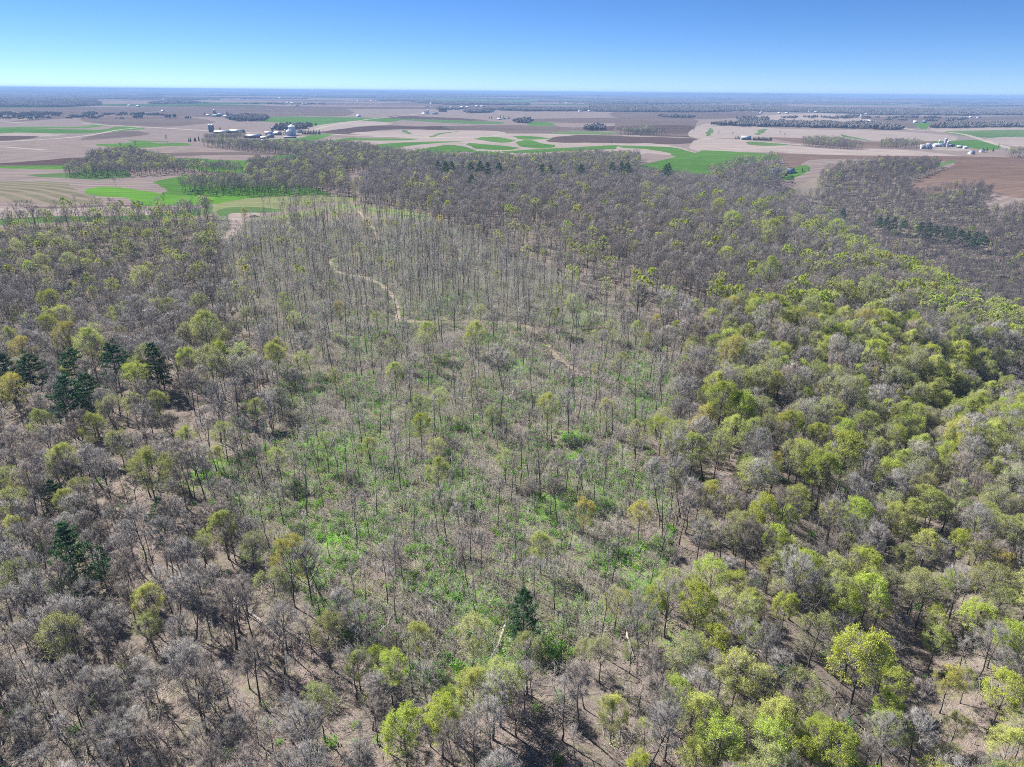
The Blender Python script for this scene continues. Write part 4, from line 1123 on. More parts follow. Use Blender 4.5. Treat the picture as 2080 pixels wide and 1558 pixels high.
# woods, tree lines and copses out in the farmland
WOODS = [
 ('bare', Z1([(520, 530), (620, 500), (820, 492), (960, 530), (1100, 570), (1400, 588), (1490, 615), (1000, 607), (700, 627), (500, 627), (400, 622), (400, 592), (520, 580)])),
 ('bare', Z1([(1100, 705), (1200, 670), (1500, 655), (1800, 635), (2080, 610), (2120, 735), (1500, 737), (1250, 737), (1110, 728)])),
 ('bare', Z1([(1490, 575), (1560, 550), (1780, 555), (1840, 600), (2080, 520), (2080, 640), (1490, 640)])),
 ('bare', Z1([(1220, 440), (1400, 436), (1800, 440), (2100, 440), (2300, 470), (2100, 540), (1880, 540), (1720, 490), (1400, 462), (1230, 446)])),
 ('bare', Z1([(1230, 412), (1300, 402), (1480, 398), (1500, 408), (1380, 416), (1260, 418)])),
 ('bare', Z1([(1370, 270), (1450, 255), (1590, 258), (1590, 280), (1450, 285)])),
 ('bare', Z1([(1640, 335), (1700, 320), (1860, 312), (1870, 322), (1720, 340)])),
 ('bare', Z1([(0, 150), (560, 160), (600, 190), (400, 200), (-200, 200), (-200, 150)])),
 ('bare', Z1([(-200, 110), (700, 115), (1000, 140), (560, 152), (-200, 148)])),
 ('bare', Z1([(920, 175), (1050, 168), (1180, 172), (1180, 180), (930, 184)])),
 ('bare', Z1([(1000, 128), (1700, 128), (2080, 132), (2080, 138), (1300, 136)])),
 ('bare', Z2([(0, 460), (300, 452), (660, 500), (900, 520), (1300, 530), (1500, 525), (1740, 505), (2080, 510), (2080, 600), (0, 600)])),
 ('bare', Z2([(1030, 228), (1180, 226), (1170, 236), (1040, 236)])),
 ('bare', Z2([(1340, 282), (1415, 285), (1415, 298), (1345, 297)])),
 ('bare', Z2([(1760, 325), (1850, 325), (1850, 346), (1765, 345)])),
 ('bare', Z2([(1960, 366), (2080, 368), (2240, 372), (2240, 378), (1960, 374)])),
 ('bare', Z2([(1240, 212), (1600, 215), (2080, 215), (2080, 226), (1400, 230), (1250, 225)])),
 ('bare', Z2([(500, 155), (720, 158), (720, 166), (520, 164)])),
 ('bare', Z2([(700, 170), (1000, 165), (1400, 178), (1400, 190), (900, 188)])),
 ('bare', Z2([(0, 125), (600, 130), (1400, 138), (2080, 142), (2080, 150), (1000, 150), (0, 138)])),
 ('bare', Z3([(410, 490), (560, 460), (750, 450), (830, 470), (815, 500), (690, 522), (420, 515)])),
 ('bare', Z3([(400, 275), (700, 262), (1250, 272), (1400, 286), (1420, 303), (1200, 294), (700, 280), (480, 276)])),
 ('bare', Z3([(570, 236), (720, 240), (720, 246), (570, 243)])),
 ('bare', Z3([(890, 378), (1000, 368), (1150, 380), (1240, 404), (1100, 399), (930, 388)])),
 ('bare', Z3([(1300, 400), (1330, 382), (1500, 386), (1550, 400)])),
 ('bare', Z3([(1580, 290), (1700, 270), (2080, 275), (2300, 280), (2080, 285), (1700, 292)])),
 ('bare', Z3([(1970, 440), (2080, 428), (2300, 440), (2300, 455), (1980, 446)])),
 ('bare', Z3([(-200, 165), (400, 172), (900, 187), (1200, 183), (2080, 192), (2600, 195), (2600, 225), (2080, 222), (1300, 216), (1000, 202), (600, 196), (300, 206), (-200, 203)])),
 ('bare', Z3([(0, 130), (700, 135), (1400, 140), (2080, 140), (2600, 150), (2600, 158), (1400, 152), (0, 145)])),
 ('bare', Z3([(0, 312), (110, 312), (110, 328), (0, 328)])),
 ('bare', Z3([(170, 225), (320, 228), (320, 234), (170, 230)])),
]
FAR = {'bare_tree_far': [], 'leafing_tree_far': []}
CLUMPS = []
def scatter_woods():
    rng = np.random.default_rng(33)
    def put(x, y, r, leafy=.12):
        z = height(x, y)
        if r.mean() > 2100:
            for i in range(len(x)):
                if rng.random() < .2: continue
                q = rng.uniform(.5, 1.05)
                CLUMPS.append((x[i], y[i], z[i], int(rng.integers(0, 4)), rng.random() * 6.28, q * (1 + max(0, r[i] - 3000) / 6000), q * rng.uniform(.85, 1.1)))
            return
        fat = 1.0 + np.clip((r - 1500) / 1800, 0, 3.2)
        for i in range(len(x)):
            kind = 'leafing_tree_far' if rng.random() < leafy else 'bare_tree_far'
            sc = rng.uniform(.48, .78)
            var = int(rng.integers(0, 5)) if kind == 'bare_tree_far' else int(rng.choice([3, 6, 7, 5, 1]))
            FAR[kind].append((x[i], y[i], z[i], var, rng.random() * 6.28, sc * fat[i], sc * min(fat[i], 1.15)))
    for m, p in WOODS:
        q = [(a, max(b, 188 + a * .0087)) for a, b in p]
        X, Y, _ = flat(np.array([a for a, b in q]), np.array([b for a, b in q]))
        r = float(np.hypot(X.mean(), Y.mean()))
        s = 6.2 * (1 + max(0, (r - 1400)) / 1500) if r < 2100 else 17.0 * (1 + max(0, r - 3000) / 6000)
        x, y = jgrid(X.min(), X.max(), Y.min(), Y.max(), s, rng)
        k = inside(x, y, list(zip(X, Y)))
        if not k.any():
            x, y = np.array([X.mean()]), np.array([Y.mean()]); k = np.array([True])
        x, y = x[k], y[k]
        put(x, y, np.hypot(x, y), .16)
    # copses and wooded hollows far out, thickest towards the horizon
    for r0, r1, n, lim in ((2600, 4500, 450, .70), (4500, 8000, 2600, .665), (8000, 14000, 5000, .635), (14000, 24000, 5000, .59)):
        a = np.radians(rng.uniform(-40, 40, n * 5)); r = np.sqrt(rng.uniform(r0 ** 2, r1 ** 2, n * 5))
        x, y = np.sin(a) * r, np.cos(a) * r
        w = fbm(x / 1700, y / 620, 71, 4)
        k = np.nonzero(w > lim)[0][:n]
        put(x[k], y[k], r[k], .08)
scatter_woods()
LONE = Z1([(733, 455), (700, 682), (823, 452), (1015, 425), (385, 258), (440, 256), (1560, 440), (1690, 250), (1830, 246)]) + Z2([(1905, 435), (45, 246), (730, 220), (760, 218)]) + Z3([(465, 330), (540, 335), (790, 336), (815, 336), (1015, 360), (333, 300), (335, 320), (335, 280), (1940, 395)])
for i, (px, py) in enumerate(LONE):
    x, y, t = flat(px, py); x, y = float(x), float(y)
    TREES['bare_tree'].append([x, y, float(height(x, y)), i % 7, i * 1.3, .5 + .05 * (i % 4), ('lone', i)])
print({k: len(v) for k, v in TREES.items()}, {k: len(v) for k, v in FAR.items()})

# ------------------------------------------------------------------ masses that nobody could count: points that carry a shape each
def mass(name, kind, pts, label, cat):
    """pts: rows of x, y, z, shape number, turn, width scale, height scale"""
    if not len(pts): return None
    A = np.array(pts, float)
    shapes = bpy.data.collections.new(name + "_shapes")
    for i, me in enumerate(WHOLE[kind]):
        o = bpy.data.objects.new("%s_shape_%02d" % (name, i), me); shapes.objects.link(o)
    me = bpy.data.meshes.new(name)
    me.vertices.add(len(A)); me.vertices.foreach_set("co", A[:, :3].astype(np.float32).ravel())
    at = me.attributes.new("shape", 'INT', 'POINT'); at.data.foreach_set("value", A[:, 3].astype(np.int32))
    at = me.attributes.new("turn", 'FLOAT_VECTOR', 'POINT')
    rot = np.zeros((len(A), 3), np.float32); rot[:, 2] = A[:, 4]; at.data.foreach_set("vector", rot.ravel())
    at = me.attributes.new("size", 'FLOAT_VECTOR', 'POINT')
    at.data.foreach_set("vector", A[:, [5, 5, 6]].astype(np.float32).ravel())
    o = obj(name, me)
    tag(o, label, cat, kind="stuff")
    ng = bpy.data.node_groups.new(name, 'GeometryNodeTree')
    ng.interface.new_socket("Geometry", in_out='INPUT', socket_type='NodeSocketGeometry')
    ng.interface.new_socket("Geometry", in_out='OUTPUT', socket_type='NodeSocketGeometry')
    gi, go = ng.nodes.new("NodeGroupInput"), ng.nodes.new("NodeGroupOutput")
    ip = ng.nodes.new("GeometryNodeInstanceOnPoints"); ip.inputs["Pick Instance"].default_value = True
    ci = ng.nodes.new("GeometryNodeCollectionInfo"); ci.inputs["Collection"].default_value = shapes
    ci.inputs["Separate Children"].default_value = True; ci.inputs["Reset Children"].default_value = True
    def named(n, t):
        a = ng.nodes.new("GeometryNodeInputNamedAttribute"); a.data_type = t; a.inputs["Name"].default_value = n; return a.outputs["Attribute"]
    ng.links.new(gi.outputs[0], ip.inputs["Points"]); ng.links.new(ci.outputs[0], ip.inputs["Instance"])
    ng.links.new(named("shape", 'INT'), ip.inputs["Instance Index"])
    e2r = ng.nodes.new("FunctionNodeEulerToRotation")
    ng.links.new(named("turn", 'FLOAT_VECTOR'), e2r.inputs[0]); ng.links.new(e2r.outputs[0], ip.inputs["Rotation"])
    ng.links.new(named("size", 'FLOAT_VECTOR'), ip.inputs["Scale"])
    ng.links.new(ip.outputs[0], go.inputs[0])
    md = o.modifiers.new("shapes", 'NODES'); md.node_group = ng
    return o

# ------------------------------------------------------------------ single trees, and the rest of each kind
LANDMARKS = [  # (photo x, y, phrase)
 (40, 752, "the leftmost pines"), (148, 742, "the umbrella-shaped pine"), (230, 730, "the tall bare-trunked pine"), (313, 735, "the short dense pine"), (158, 808, "the broad blue-green pines"),
 (108, 1005, "the thin bluish pine"), (326, 1040, "the narrow green pine"), (137, 1112, "the big bushy pine"), (1064, 1240, "the lone clearing pine"), (1712, 436, "the lone ridge pine"),
 (146, 590, "the small far pine"), (808, 640, "the sandy trail bend"), (745, 460, "the far trail stretch"), (1130, 720, "the trail fork"), (715, 935, "the large green patch"),
 (1415, 1222, "the lime tree below the clearing"), (1755, 1330, "the widest lime tree"), (1765, 1200, "the tall lime tree"), (1665, 1488, "the lime tree at the bottom edge"),
 (820, 1475, "the lime tree at bottom centre"), (585, 1140, "the big golden tree"), (300, 948, "the wide pale-yellow tree"), (890, 955, "the yellow tree pair"), (557, 720, "the round yellow tree"),
 (1490, 812, "the lime cluster on the slope"), (1716, 914, "the largest lime dome"), (1302, 1045, "the golden clearing-edge tree"), (1100, 1105, "the yellow clearing tree"), (1574, 942, "the orange-tinged tree"),
 (1926, 917, "the lime tree by the gully"), (1545, 415, "the crest lime tree"), (415, 665, "the yellow tree above the pines"), (320, 815, "the yellow tree below the pines"), (300, 1215, "the yellow tree near the bushy pine"),
 (650, 1425, "the olive tree at the bottom"), (1930, 1385, "the golden tree at lower right"), (28, 795, "the golden tree at the left edge"), (1230, 1320, "the olive tree near the lone pine"), (1746, 696, "the pale yellow slope tree"),
 (60, 1400, "the lower left corner"), (400, 1480, "the bottom litter slope"), (2000, 1100, "the right edge slope"), (1500, 1480, "the bottom right hollow"), (2030, 1500, "the lower right corner"), (1100, 1500, "the bottom centre edge"),
 (1320, 600, "the dark grove behind the clearing"), (960, 560, "the middle of the clearing"), (540, 560, "the upper left clearing"), (1840, 600, "the yellow ridge flank"), (200, 500, "the field-edge trees")]
LM = np.array([(a, b) for a, b, c in LANDMARKS], float)
ORD = ("nearest", "second nearest", "third nearest", "fourth nearest", "fifth nearest", "sixth nearest", "seventh nearest", "eighth nearest", "ninth nearest", "tenth nearest",
       "eleventh nearest", "twelfth nearest", "thirteenth nearest", "fourteenth nearest", "fifteenth nearest", "sixteenth nearest", "seventeenth nearest", "eighteenth nearest", "nineteenth nearest", "twentieth nearest")
def relation(px, py):
    d = np.hypot((LM[:, 0] - px), (LM[:, 1] - py))
    k = int(np.argmin(d))
    dx, dy = px - LM[k, 0], py - LM[k, 1]
    if abs(dx) > abs(dy) * 1.1: side = "right of" if dx > 0 else "left of"
    else: side = "in front of" if dy > 0 else "behind"
    return k, side, float(d[k])
def give_labels(items, group, cat):
    """items: (object, describing words, photo x, photo y)"""
    cells = {}
    for o, words, px, py in items:
        k, side, d = relation(px, py)
        cells.setdefault((words, k, side), []).append((d, o))
    for (words, k, side), rows in cells.items():
        rows.sort(key=lambda r: r[0])
        for n, (d, o) in enumerate(rows):
            tag(o, "%s, %s %s %s" % (words, (ORD[n] if n < len(ORD) else '%dth nearest' % (n + 1)), side, LANDMARKS[k][2]), cat, group)

COLOUR = ('lime green', 'yellow green', 'golden', 'olive green', 'lime green', 'yellow green', 'olive green', 'olive green')
def single_tree(kind, rec):
    x, y, z, var, rot, sc, note = rec
    root = empty(kind, (x, y, z - .15), rot, sc)
    tr, cr = PROTO[kind][var]
    obj('trunk', tr, root); obj('crown', cr, root)
    return root

def plant_trees():
    rest_far = dict(FAR); rest_far['slender_tree_far'] = []
    plan = {'bare_tree': (300, "leafless trees of the ridge woods"), 'slender_tree': (300, "slender trunks left standing in the clearing"), 'leafing_tree': (300, "trees coming into leaf"), 'pine_tree': (99, "pines")}
    mass_name = {'bare_tree': ('bare_woods', "grey leafless woods covering the rest of the ridge and hollow"), 'slender_tree': ('slender_woods', "thin grey trunks standing farther back in the logged clearing"), 'leafing_tree': ('leafing_woods', "yellow green leafing trees scattered through the farther woods")}
    for kind, recs in TREES.items():
        A = np.array([r[:3] + [r[5]] for r in recs], float)
        mid = A[:, :3].copy(); mid[:, 2] += 15 * A[:, 3]
        px, py, dep = project(mid)
        score = A[:, 3] / np.maximum(dep, 1)
        seen = (px > 0) & (px < W_PX) & (py > 0) & (py < H_PX) & (dep > 0)
        score = np.where(seen, score, -1)
        n, group = plan[kind]
        marked = np.array([r[6] is not None for r in recs])
        score = np.where(marked & seen, 10, score)
        order = [i for i in np.argsort(-score)[:n] if score[i] > 0]
        picked = set(int(i) for i in order)
        items = []
        for i in order:
            o = single_tree(kind, recs[i])
            if kind == 'pine_tree': tag(o, recs[i][6][1], 'pine tree', group); continue
            note = recs[i][6]
            if note and note[0] == 'lone':
                tag(o, LONE_LABELS[note[1]], 'tree', 'lone trees in the fields'); continue
            s = recs[i][5]
            if kind == 'bare_tree': w = ("broad bare " if s > .76 else "small bare ") + ("brownish tree" if recs[i][3] in (2, 5) else "grey tree")
            elif kind == 'slender_tree': w = "tall slender leafless tree" if s > .9 else "short slender leafless tree"
            else: w = ("broad " if s > .78 else "small ") + COLOUR[recs[i][3]] + " tree"
            items.append((o, w, px[i], py[i]))
        give_labels(items, group, 'tree')
        near, far = [], []
        for i, r in enumerate(recs):
            if i in picked: continue
            row = (r[0], r[1], r[2] - .15, r[3], r[4], r[5], r[5])
            if dep[i] < 330 or kind == 'pine_tree': near.append(row)
            else: far.append((r[0], r[1], r[2] - .15, r[3] % len(WHOLE[kind + '_far']), r[4], r[5], r[5]))
        if kind in mass_name:
            nm, lab = mass_name[kind]
            mass(nm, kind, near, lab + ", nearer part", 'woods')
            rest_far[kind + '_far'] = list(rest_far.get(kind + '_far', [])) + far
    mass('distant_bare_woods', 'bare_tree_far', rest_far['bare_tree_far'], "grey purple leafless woods and copses far back among the fields", 'woods')
    mass('far_woodland', 'clump', CLUMPS, "blue dark woods in bands across the plain towards the horizon", 'woods')
    mass('distant_leafing_woods', 'leafing_tree_far', rest_far['leafing_tree_far'], "olive and yellow crowns mixed through the far woods", 'woods')
    mass('distant_slender_woods', 'slender_tree_far', rest_far['slender_tree_far'], "thin grey trunks at the far end of the clearing", 'woods')
LONE_LABELS = ["lone bare tree in the green patch left of the farm silos", "lone bare tree on the tan field above the vivid crop", "small dark tree right of the lone tree in the green patch", "tiny bare tree at the edge of the strip below the barns",
  "left one of two dark trees on the far brown field", "right one of two dark trees on the far brown field", "bare tree at the near end of the farm green", "tree by the road behind the far green field", "second tree by the road behind the far green field",
  "lone tree on the green stripe before the grey woods", "small tree beside the far road left of the white farm", "first tree of the pair behind the white farm", "second tree of the pair behind the white farm",
  "bare tree left of the white shed by the road", "bare tree just behind the white shed", "first tree in the pale field right of the spruce row", "second tree in the pale field right of the spruce row", "pale green tree by the creek line",
  "middle tree on the fence line between fields", "nearest tree on the fence line between fields", "farthest tree on the fence line between fields", "bare tree beside the curving road at the right"]
plant_trees()

# ------------------------------------------------------------------ undergrowth, young stems and cut branches
def undergrowth():
    rng = np.random.default_rng(55)
    x, y = jgrid(-330, 330, 45, 560, 1.9, rng)
    z = height(x, y)
    px, py, dep = project(np.stack([x, y, z], 1))
    k = (dep > 20) & (px > -120) & (px < 2200) & (py < 1750)
    x, y, z, px, py, dep = (a[k] for a in (x, y, z, px, py, dep))
    k = ~on_open_ground(x, y)
    x, y, z, px, py, dep = (a[k] for a in (x, y, z, px, py, dep))
    clear = inside(px, py, CLEARING); upper = inside(px, py, UPPER)
    veg = veg_at(px, py); n1 = fbm(x / 9, y / 9, 81); n2 = fbm(x / 14, y / 14, 91); n3 = fbm(x / 20, y / 20, 97)
    u = rng.random((6, len(x)))
    p_bush = np.clip(veg * 1.7 - .12, 0, .95) + np.where(clear, np.where(py > 760, .85, .40) * (n1 > .46), .08 * (n1 > .55))
    p_bush *= np.where(dep > 330, .5, 1)
    p_brush = np.where(upper, .85, np.where(clear, .50 + .45 * (n2 > .5), .12)) * np.where(dep > 420, .7, 1)
    p_slash = np.where(clear & ~upper, .30 + .38 * (n3 > .52), .16)
    for q in TRAIL_XY:
        cl = seg_dist(x, y + 0.0, q) < 1.8; fr = seg_dist(x, y + 3.0, q) < 3.0
        p_brush[cl | fr] *= .08; p_bush[cl] = 0; p_slash[cl] = 0
    bush, brush, slash = [], [], []
    for i in range(len(x)):
        s = .6 + .8 * u[4, i]
        if u[0, i] < p_bush[i]:
            s *= .95
            bush.append((x[i], y[i], z[i] - .05, 3 if u[3, i] > .8 else int(u[3, i] * 3.7) % 3, u[5, i] * 6.28, s * 1.15, s))
        if u[1, i] < p_brush[i]:
            brush.append((x[i], y[i], z[i] - .05, int(u[3, i] * 4) % 4, u[5, i] * 6.28, s, s * (1.0 if upper[i] else .75)))
        if u[2, i] < p_slash[i]:
            slash.append((x[i], y[i], z[i], int(u[3, i] * 4) % 4, u[5, i] * 6.28, s, s))
    print("undergrowth", len(bush), len(brush), len(slash))
    # the bushes that show largest are things of their own
    B = np.array(bush)
    bx, by, bd = project(B[:, :3])
    sc = np.where((bx > 0) & (bx < W_PX) & (by > 0) & (by < H_PX), B[:, 5] / bd, -1)
    top = np.argsort(-sc)[:220]
    items = []
    for i in top:
        r = bush[i]
        o = obj('bush', WHOLE['bush'][int(r[3])]); o.location = r[:3]; o.rotation_euler = (0, 0, r[4]); o.scale = (r[5], r[5], r[6])
        items.append((o, ("broad " if r[5] > 1.0 else "small ") + ("olive" if r[3] == 3 else "fresh green") + " low bush", bx[i], by[i]))
    give_labels(items, "green bushes on the forest floor", 'bush')
    keep = set(int(i) for i in top)
    mass('undergrowth', 'bush', [r for i, r in enumerate(bush) if i not in keep], "bright green low growth spreading over the clearing floor", 'undergrowth')
    mass('brushwood', 'brush', brush, "grey haze of thin young stems filling the upper clearing", 'brushwood')
    mass('cut_branches', 'slash', slash, "cut tops and broken branches strewn over the clearing floor", 'branches')
undergrowth()

# ------------------------------------------------------------------ fallen trunks
Z5 = lambda a, b: [(600 + a[0] / 2.833, 500 + a[1] / 2.833), (600 + b[0] / 2.833, 500 + b[1] / 2.833)]
Z6 = lambda a, b: [(600 + a[0] / 2.791, 1000 + a[1] / 2.791), (600 + b[0] / 2.791, 1000 + b[1] / 2.791)]
Z4 = lambda a, b: [(a[0] / 2.833, 550 + a[1] / 2.833), (b[0] / 2.833, 550 + b[1] / 2.833)]
Z7 = lambda a, b: [(a[0] / 2.971, 1050 + a[1] / 2.971), (b[0] / 2.971, 1050 + b[1] / 2.971)]
LOGS = [Z5((1400, 750), (1330, 795)), Z5((1385, 805), (1270, 852)), Z5((1730, 590), (1690, 640)), Z5((1592, 758), (1535, 832)), Z5((1255, 835), (1228, 895)), Z5((820, 770), (950, 765)), Z5((690, 610), (740, 662)),
        Z5((970, 1205), (920, 1290)), Z5((180, 1212), (300, 1175)), Z5((1250, 660), (1292, 692)), Z6((480, 800), (562, 680)), Z6((368, 880), (312, 1022)), Z6((1190, 760), (1085, 1050)), Z6((1085, 775), (1092, 860)), Z6((1880, 800), (1918, 945)),
        Z4((1000, 1115), (1172, 1070)), Z4((745, 1012), (842, 955)), Z4((370, 1150), (520, 1330)), Z4((1265, 1000), (1335, 1032)), Z7((1010, 280), (1160, 388)), Z7((1080, 345), (1165, 432)), Z7((1480, 560), (1700, 750)), Z7((1420, 480), (1442, 622)),
        Z5((1480, 780), (1560, 775)), Z5((1000, 880), (900, 870)), Z5((1180, 610), (1090, 640)), Z5((1370, 455), (1270, 440)), Z5((760, 1240), (700, 1300)), Z6((690, 560), (900, 720)), Z6((300, 620), (180, 590)), Z7((640, 1240), (900, 1400)), Z7((340, 980), (560, 1090))]  # next-to-last entry is a standing trunk's cast shadow, built as a log
def fallen_logs():
    items = []
    rng = np.random.default_rng(66)
    for i, (a, b) in enumerate(LOGS):
        ax, ay, t = land(*a); bx, by, _ = land(*b)
        A, B = np.array([ax, ay, float(height(ax, ay)) + .28]), np.array([bx, by, float(height(bx, by)) + .22])
        L = np.linalg.norm(B - A)
        if L > 20: B = A + (B - A) / L * 20; L = 20
        r = min(.16 + L * .012, .36)
        mb = MB()
        n = 5
        side = np.cross((B - A) / L, [0, 0, 1])
        pts = np.array([lerp(A, B, f) + side * math.sin(f * 3.1) * rng.normal(0, .25) + np.array([0, 0, rng.normal(0, .04)]) for f in np.linspace(0, 1, n + 1)]) - A
        rad = r * (1 - .6 * np.linspace(0, 1, n + 1))
        mb.tubes(pts[:-1], pts[1:], rad[:-1], rad[1:], 8, 0)
        k = 7
        # sawn end
        u, w = MB.frame((pts[:1] - pts[1:2]))
        an = np.arange(8) * 2 * np.pi / 8
        ringv = pts[0] + (np.cos(an)[:, None] * u[0] + np.sin(an)[:, None] * w[0]) * rad[0] * .99 + (pts[0] - pts[1]) / L * .02
        cap = MB(); cap.add(np.vstack([ringv, ringv.mean(0)[None]]), np.array([[j, (j + 1) % 8, 8] for j in range(8)]), 0)
        f = rng.uniform(.35, .98, k)
        s = lerp(pts[0], pts[-1], f[:, None])
        d = (B - A) / L * .5 + rng.normal(0, .55, (k, 3)); d[:, 2] = np.abs(d[:, 2]) * .8
        br = MB(); br.spikes(s, s + d * rng.uniform(.8, 2.4, (k, 1)), .05, 0)
        root = empty('fallen_log', A)
        obj('stem', mb.mesh('stem', [MAT['log'] if i % 4 != 3 else MAT['branch']], True), root)
        obj('cut_end', cap.mesh('cut_end', [MAT['cut']]), root)
        obj('broken_branches', br.mesh('broken_branches', [MAT['branch']]), root)["kind"] = "stuff"
        items.append((root, ("long " if L > 8 else "short ") + ("dark" if i % 4 == 3 else "pale") + " fallen log", (a[0] + b[0]) / 2, (a[1] + b[1]) / 2))
    give_labels(items, "fallen logs in and around the clearing", 'log')
fallen_logs()

# ------------------------------------------------------------------ farms and houses
MAT['white_wall'] = plain('white_painted_wall', (0.72, 0.72, 0.72), .6, .08)
MAT['grey_roof'] = plain('pale_metal_roof', (0.60, 0.63, 0.68), .45, .1, metal=.0)
MAT['white_roof'] = plain('white_metal_roof', (0.80, 0.80, 0.80), .45, .06)
MAT['red_wall'] = plain('barn_red_boards', (0.16, 0.055, 0.045), .8)
MAT['dark_wall'] = plain('dark_shed_wall', (0.10, 0.11, 0.13), .8)
MAT['blue_silo'] = plain('blue_grey_silo', (0.10, 0.14, 0.22), .4)
MAT['concrete'] = plain('concrete_stave', (0.42, 0.41, 0.42), .8)
MAT['galv'] = plain('galvanised_steel', (0.50, 0.55, 0.62), .4, metal=.3)
MAT['slate'] = plain('blue_grey_shingles', (0.22, 0.26, 0.36), .8)
MAT['teal_roof'] = plain('teal_roof', (0.10, 0.28, 0.26), .6)
MAT['house_wall'] = plain('pale_blue_siding', (0.62, 0.66, 0.74), .7)
MAT['glass'] = plain('window_glass', (0.04, 0.05, 0.07), .15)
MAT['door'] = plain('door_paint', (0.20, 0.20, 0.21), .6)
MAT['green_wall'] = plain('green_grey_wall', (0.22, 0.27, 0.25), .7)

def box(mb, x0, x1, y0, y1, z0, z1, m=0):
    v = np.array([(x, y, z) for z in (z0, z1) for x, y in ((x0, y0), (x1, y0), (x1, y1), (x0, y1))], float)
    t = np.array([(0, 2, 1), (0, 3, 2), (4, 5, 6), (4, 6, 7), (0, 1, 5), (0, 5, 4), (1, 2, 6), (1, 6, 5), (2, 3, 7), (2, 7, 6), (3, 0, 4), (3, 4, 7)])
    mb.add(v, t, m)

def gable_meshes(L, D, hw, hr, wall, roof):
    """walls with gable ends (ridge along the length) and a roof of two slabs"""
    w = MB()
    x, y = L / 2, D / 2
    v = np.array([(-x, -y, -1), (x, -y, -1), (x, y, -1), (-x, y, -1), (-x, -y, hw), (x, -y, hw), (x, y, hw), (-x, y, hw), (-x, 0, hw + hr), (x, 0, hw + hr)], float)
    t = [(0, 1, 5), (0, 5, 4), (2, 3, 7), (2, 7, 6), (1, 2, 6), (1, 6, 5), (5, 6, 9), (3, 0, 4), (3, 4, 7), (7, 4, 8)]
    w.add(v, np.array(t), 0)
    r = MB()
    o, th = .45, .25
    for s in (-1, 1):
        k = hr / y
        a = np.array([(-x - o, s * (y + o), hw - o * k + .04), (x + o, s * (y + o), hw - o * k + .04), (x + o, 0, hw + hr + .04), (-x - o, 0, hw + hr + .04)], float)
        b = a + np.array([0, 0, th])
        r.add(np.vstack([a, b]), np.array([(0, 1, 2), (0, 2, 3), (4, 6, 5), (4, 7, 6), (0, 5, 1), (0, 4, 5), (1, 6, 2), (1, 5, 6), (0, 3, 7), (0, 7, 4)]), 0)
    return w.mesh('wall', [wall]), r.mesh('roof', [roof])

def spot(px, py):
    if py > 335 and px > 1500:
        x, y, t = land(px, py); return x, y, float(height(x, y)), t
    x, y, t = flat(px, py)
    return float(x), float(y), float(height(x, y)), float(t)

def building(name, label, cat, px, py, wpx, hw, hr, D, wall='white_wall', roof='grey_roof', yaw=0.0, doors=1, windows=0, group=None, at=None):
    x, y, z, t = spot(px, py) if at is None else at
    L = max(wpx * t / F_PX, 4.0)
    root = empty(name, (x, y + D / 2, z), yaw)
    wm, rm = gable_meshes(L, D, hw, hr, MAT[wall], MAT[roof])
    obj('wall', wm, root); obj('roof', rm, root)
    for i in range(doors):
        b = MB(); cx = (i + .5) / doors * L - L / 2; dw = min(1.8, L / (doors * 4) + .3); box(b, cx - dw, cx + dw, -D / 2 - .12, -D / 2 - .01, 0, min(hw * .8, 3.6)); obj('door', b.mesh('door', [MAT['door']]), root)
    for i in range(windows):
        b = MB(); cx = ((i + .5) / windows - .5) * L * .9 + .9; box(b, cx - .7, cx + .7, -D / 2 - .1, -D / 2 - .01, hw * .45, hw * .8); obj('window', b.mesh('window', [MAT['glass']]), root)
    tag(root, label, cat, group)
    return root

def round_body(r, h, k, ribs, mat, taper=1.0):
    b = MB()
    zs = np.linspace(-1, h, ribs + 1)
    P = np.array([(0, 0, q) for q in zs])
    b.tubes(P[:-1], P[1:], r * (1 - (1 - taper) * np.arange(ribs) / ribs), r * (1 - (1 - taper) * (np.arange(ribs) + 1) / ribs), k, 0)
    return b.mesh('body', [mat], True)

def silo(label, px, py, wpx, hpx, mat='concrete', cap='white_roof', cone=False, group='silos and bins'):
    x, y, z, t = spot(px, py)
    r, h = wpx * t / F_PX / 2, hpx * t / F_PX
    root = empty('grain_bin' if cone else 'silo', (x, y, z))
    dome_h = r * (.62 if cone else .8)
    obj('body', round_body(r, h - dome_h, 18, 6, MAT[mat]), root)
    d = MB()
    n = 1 if cone else 5
    zz = [(h - dome_h) + (dome_h * (i / n if cone else math.sin(i / n * math.pi / 2))) for i in range(n + 1)]
    rr = [r * 1.04 * ((1 - i / n) if cone else math.cos(i / n * math.pi / 2)) + .02 for i in range(n + 1)]
    P = np.array([(0, 0, q) for q in zz])
    d.tubes(P[:-1], P[1:], rr[:-1], rr[1:], 18, 0)
    obj('roof' if cone else 'dome', d.mesh('dome', [MAT[cap]], True), root)
    hoops = 4
    for i in range(hoops):
        b = MB(); zq = (h - dome_h) * (i + .7) / hoops
        b.tubes(np.array([[0, 0, zq]]), np.array([[0, 0, zq + .3]]), r * 1.025, r * 1.025, 18, 0)
        obj('hoop', b.mesh('hoop', [MAT['galv'] if mat != 'galv' else MAT['concrete']]), root)
    tag(root, label, 'grain bin' if cone else 'silo', group)

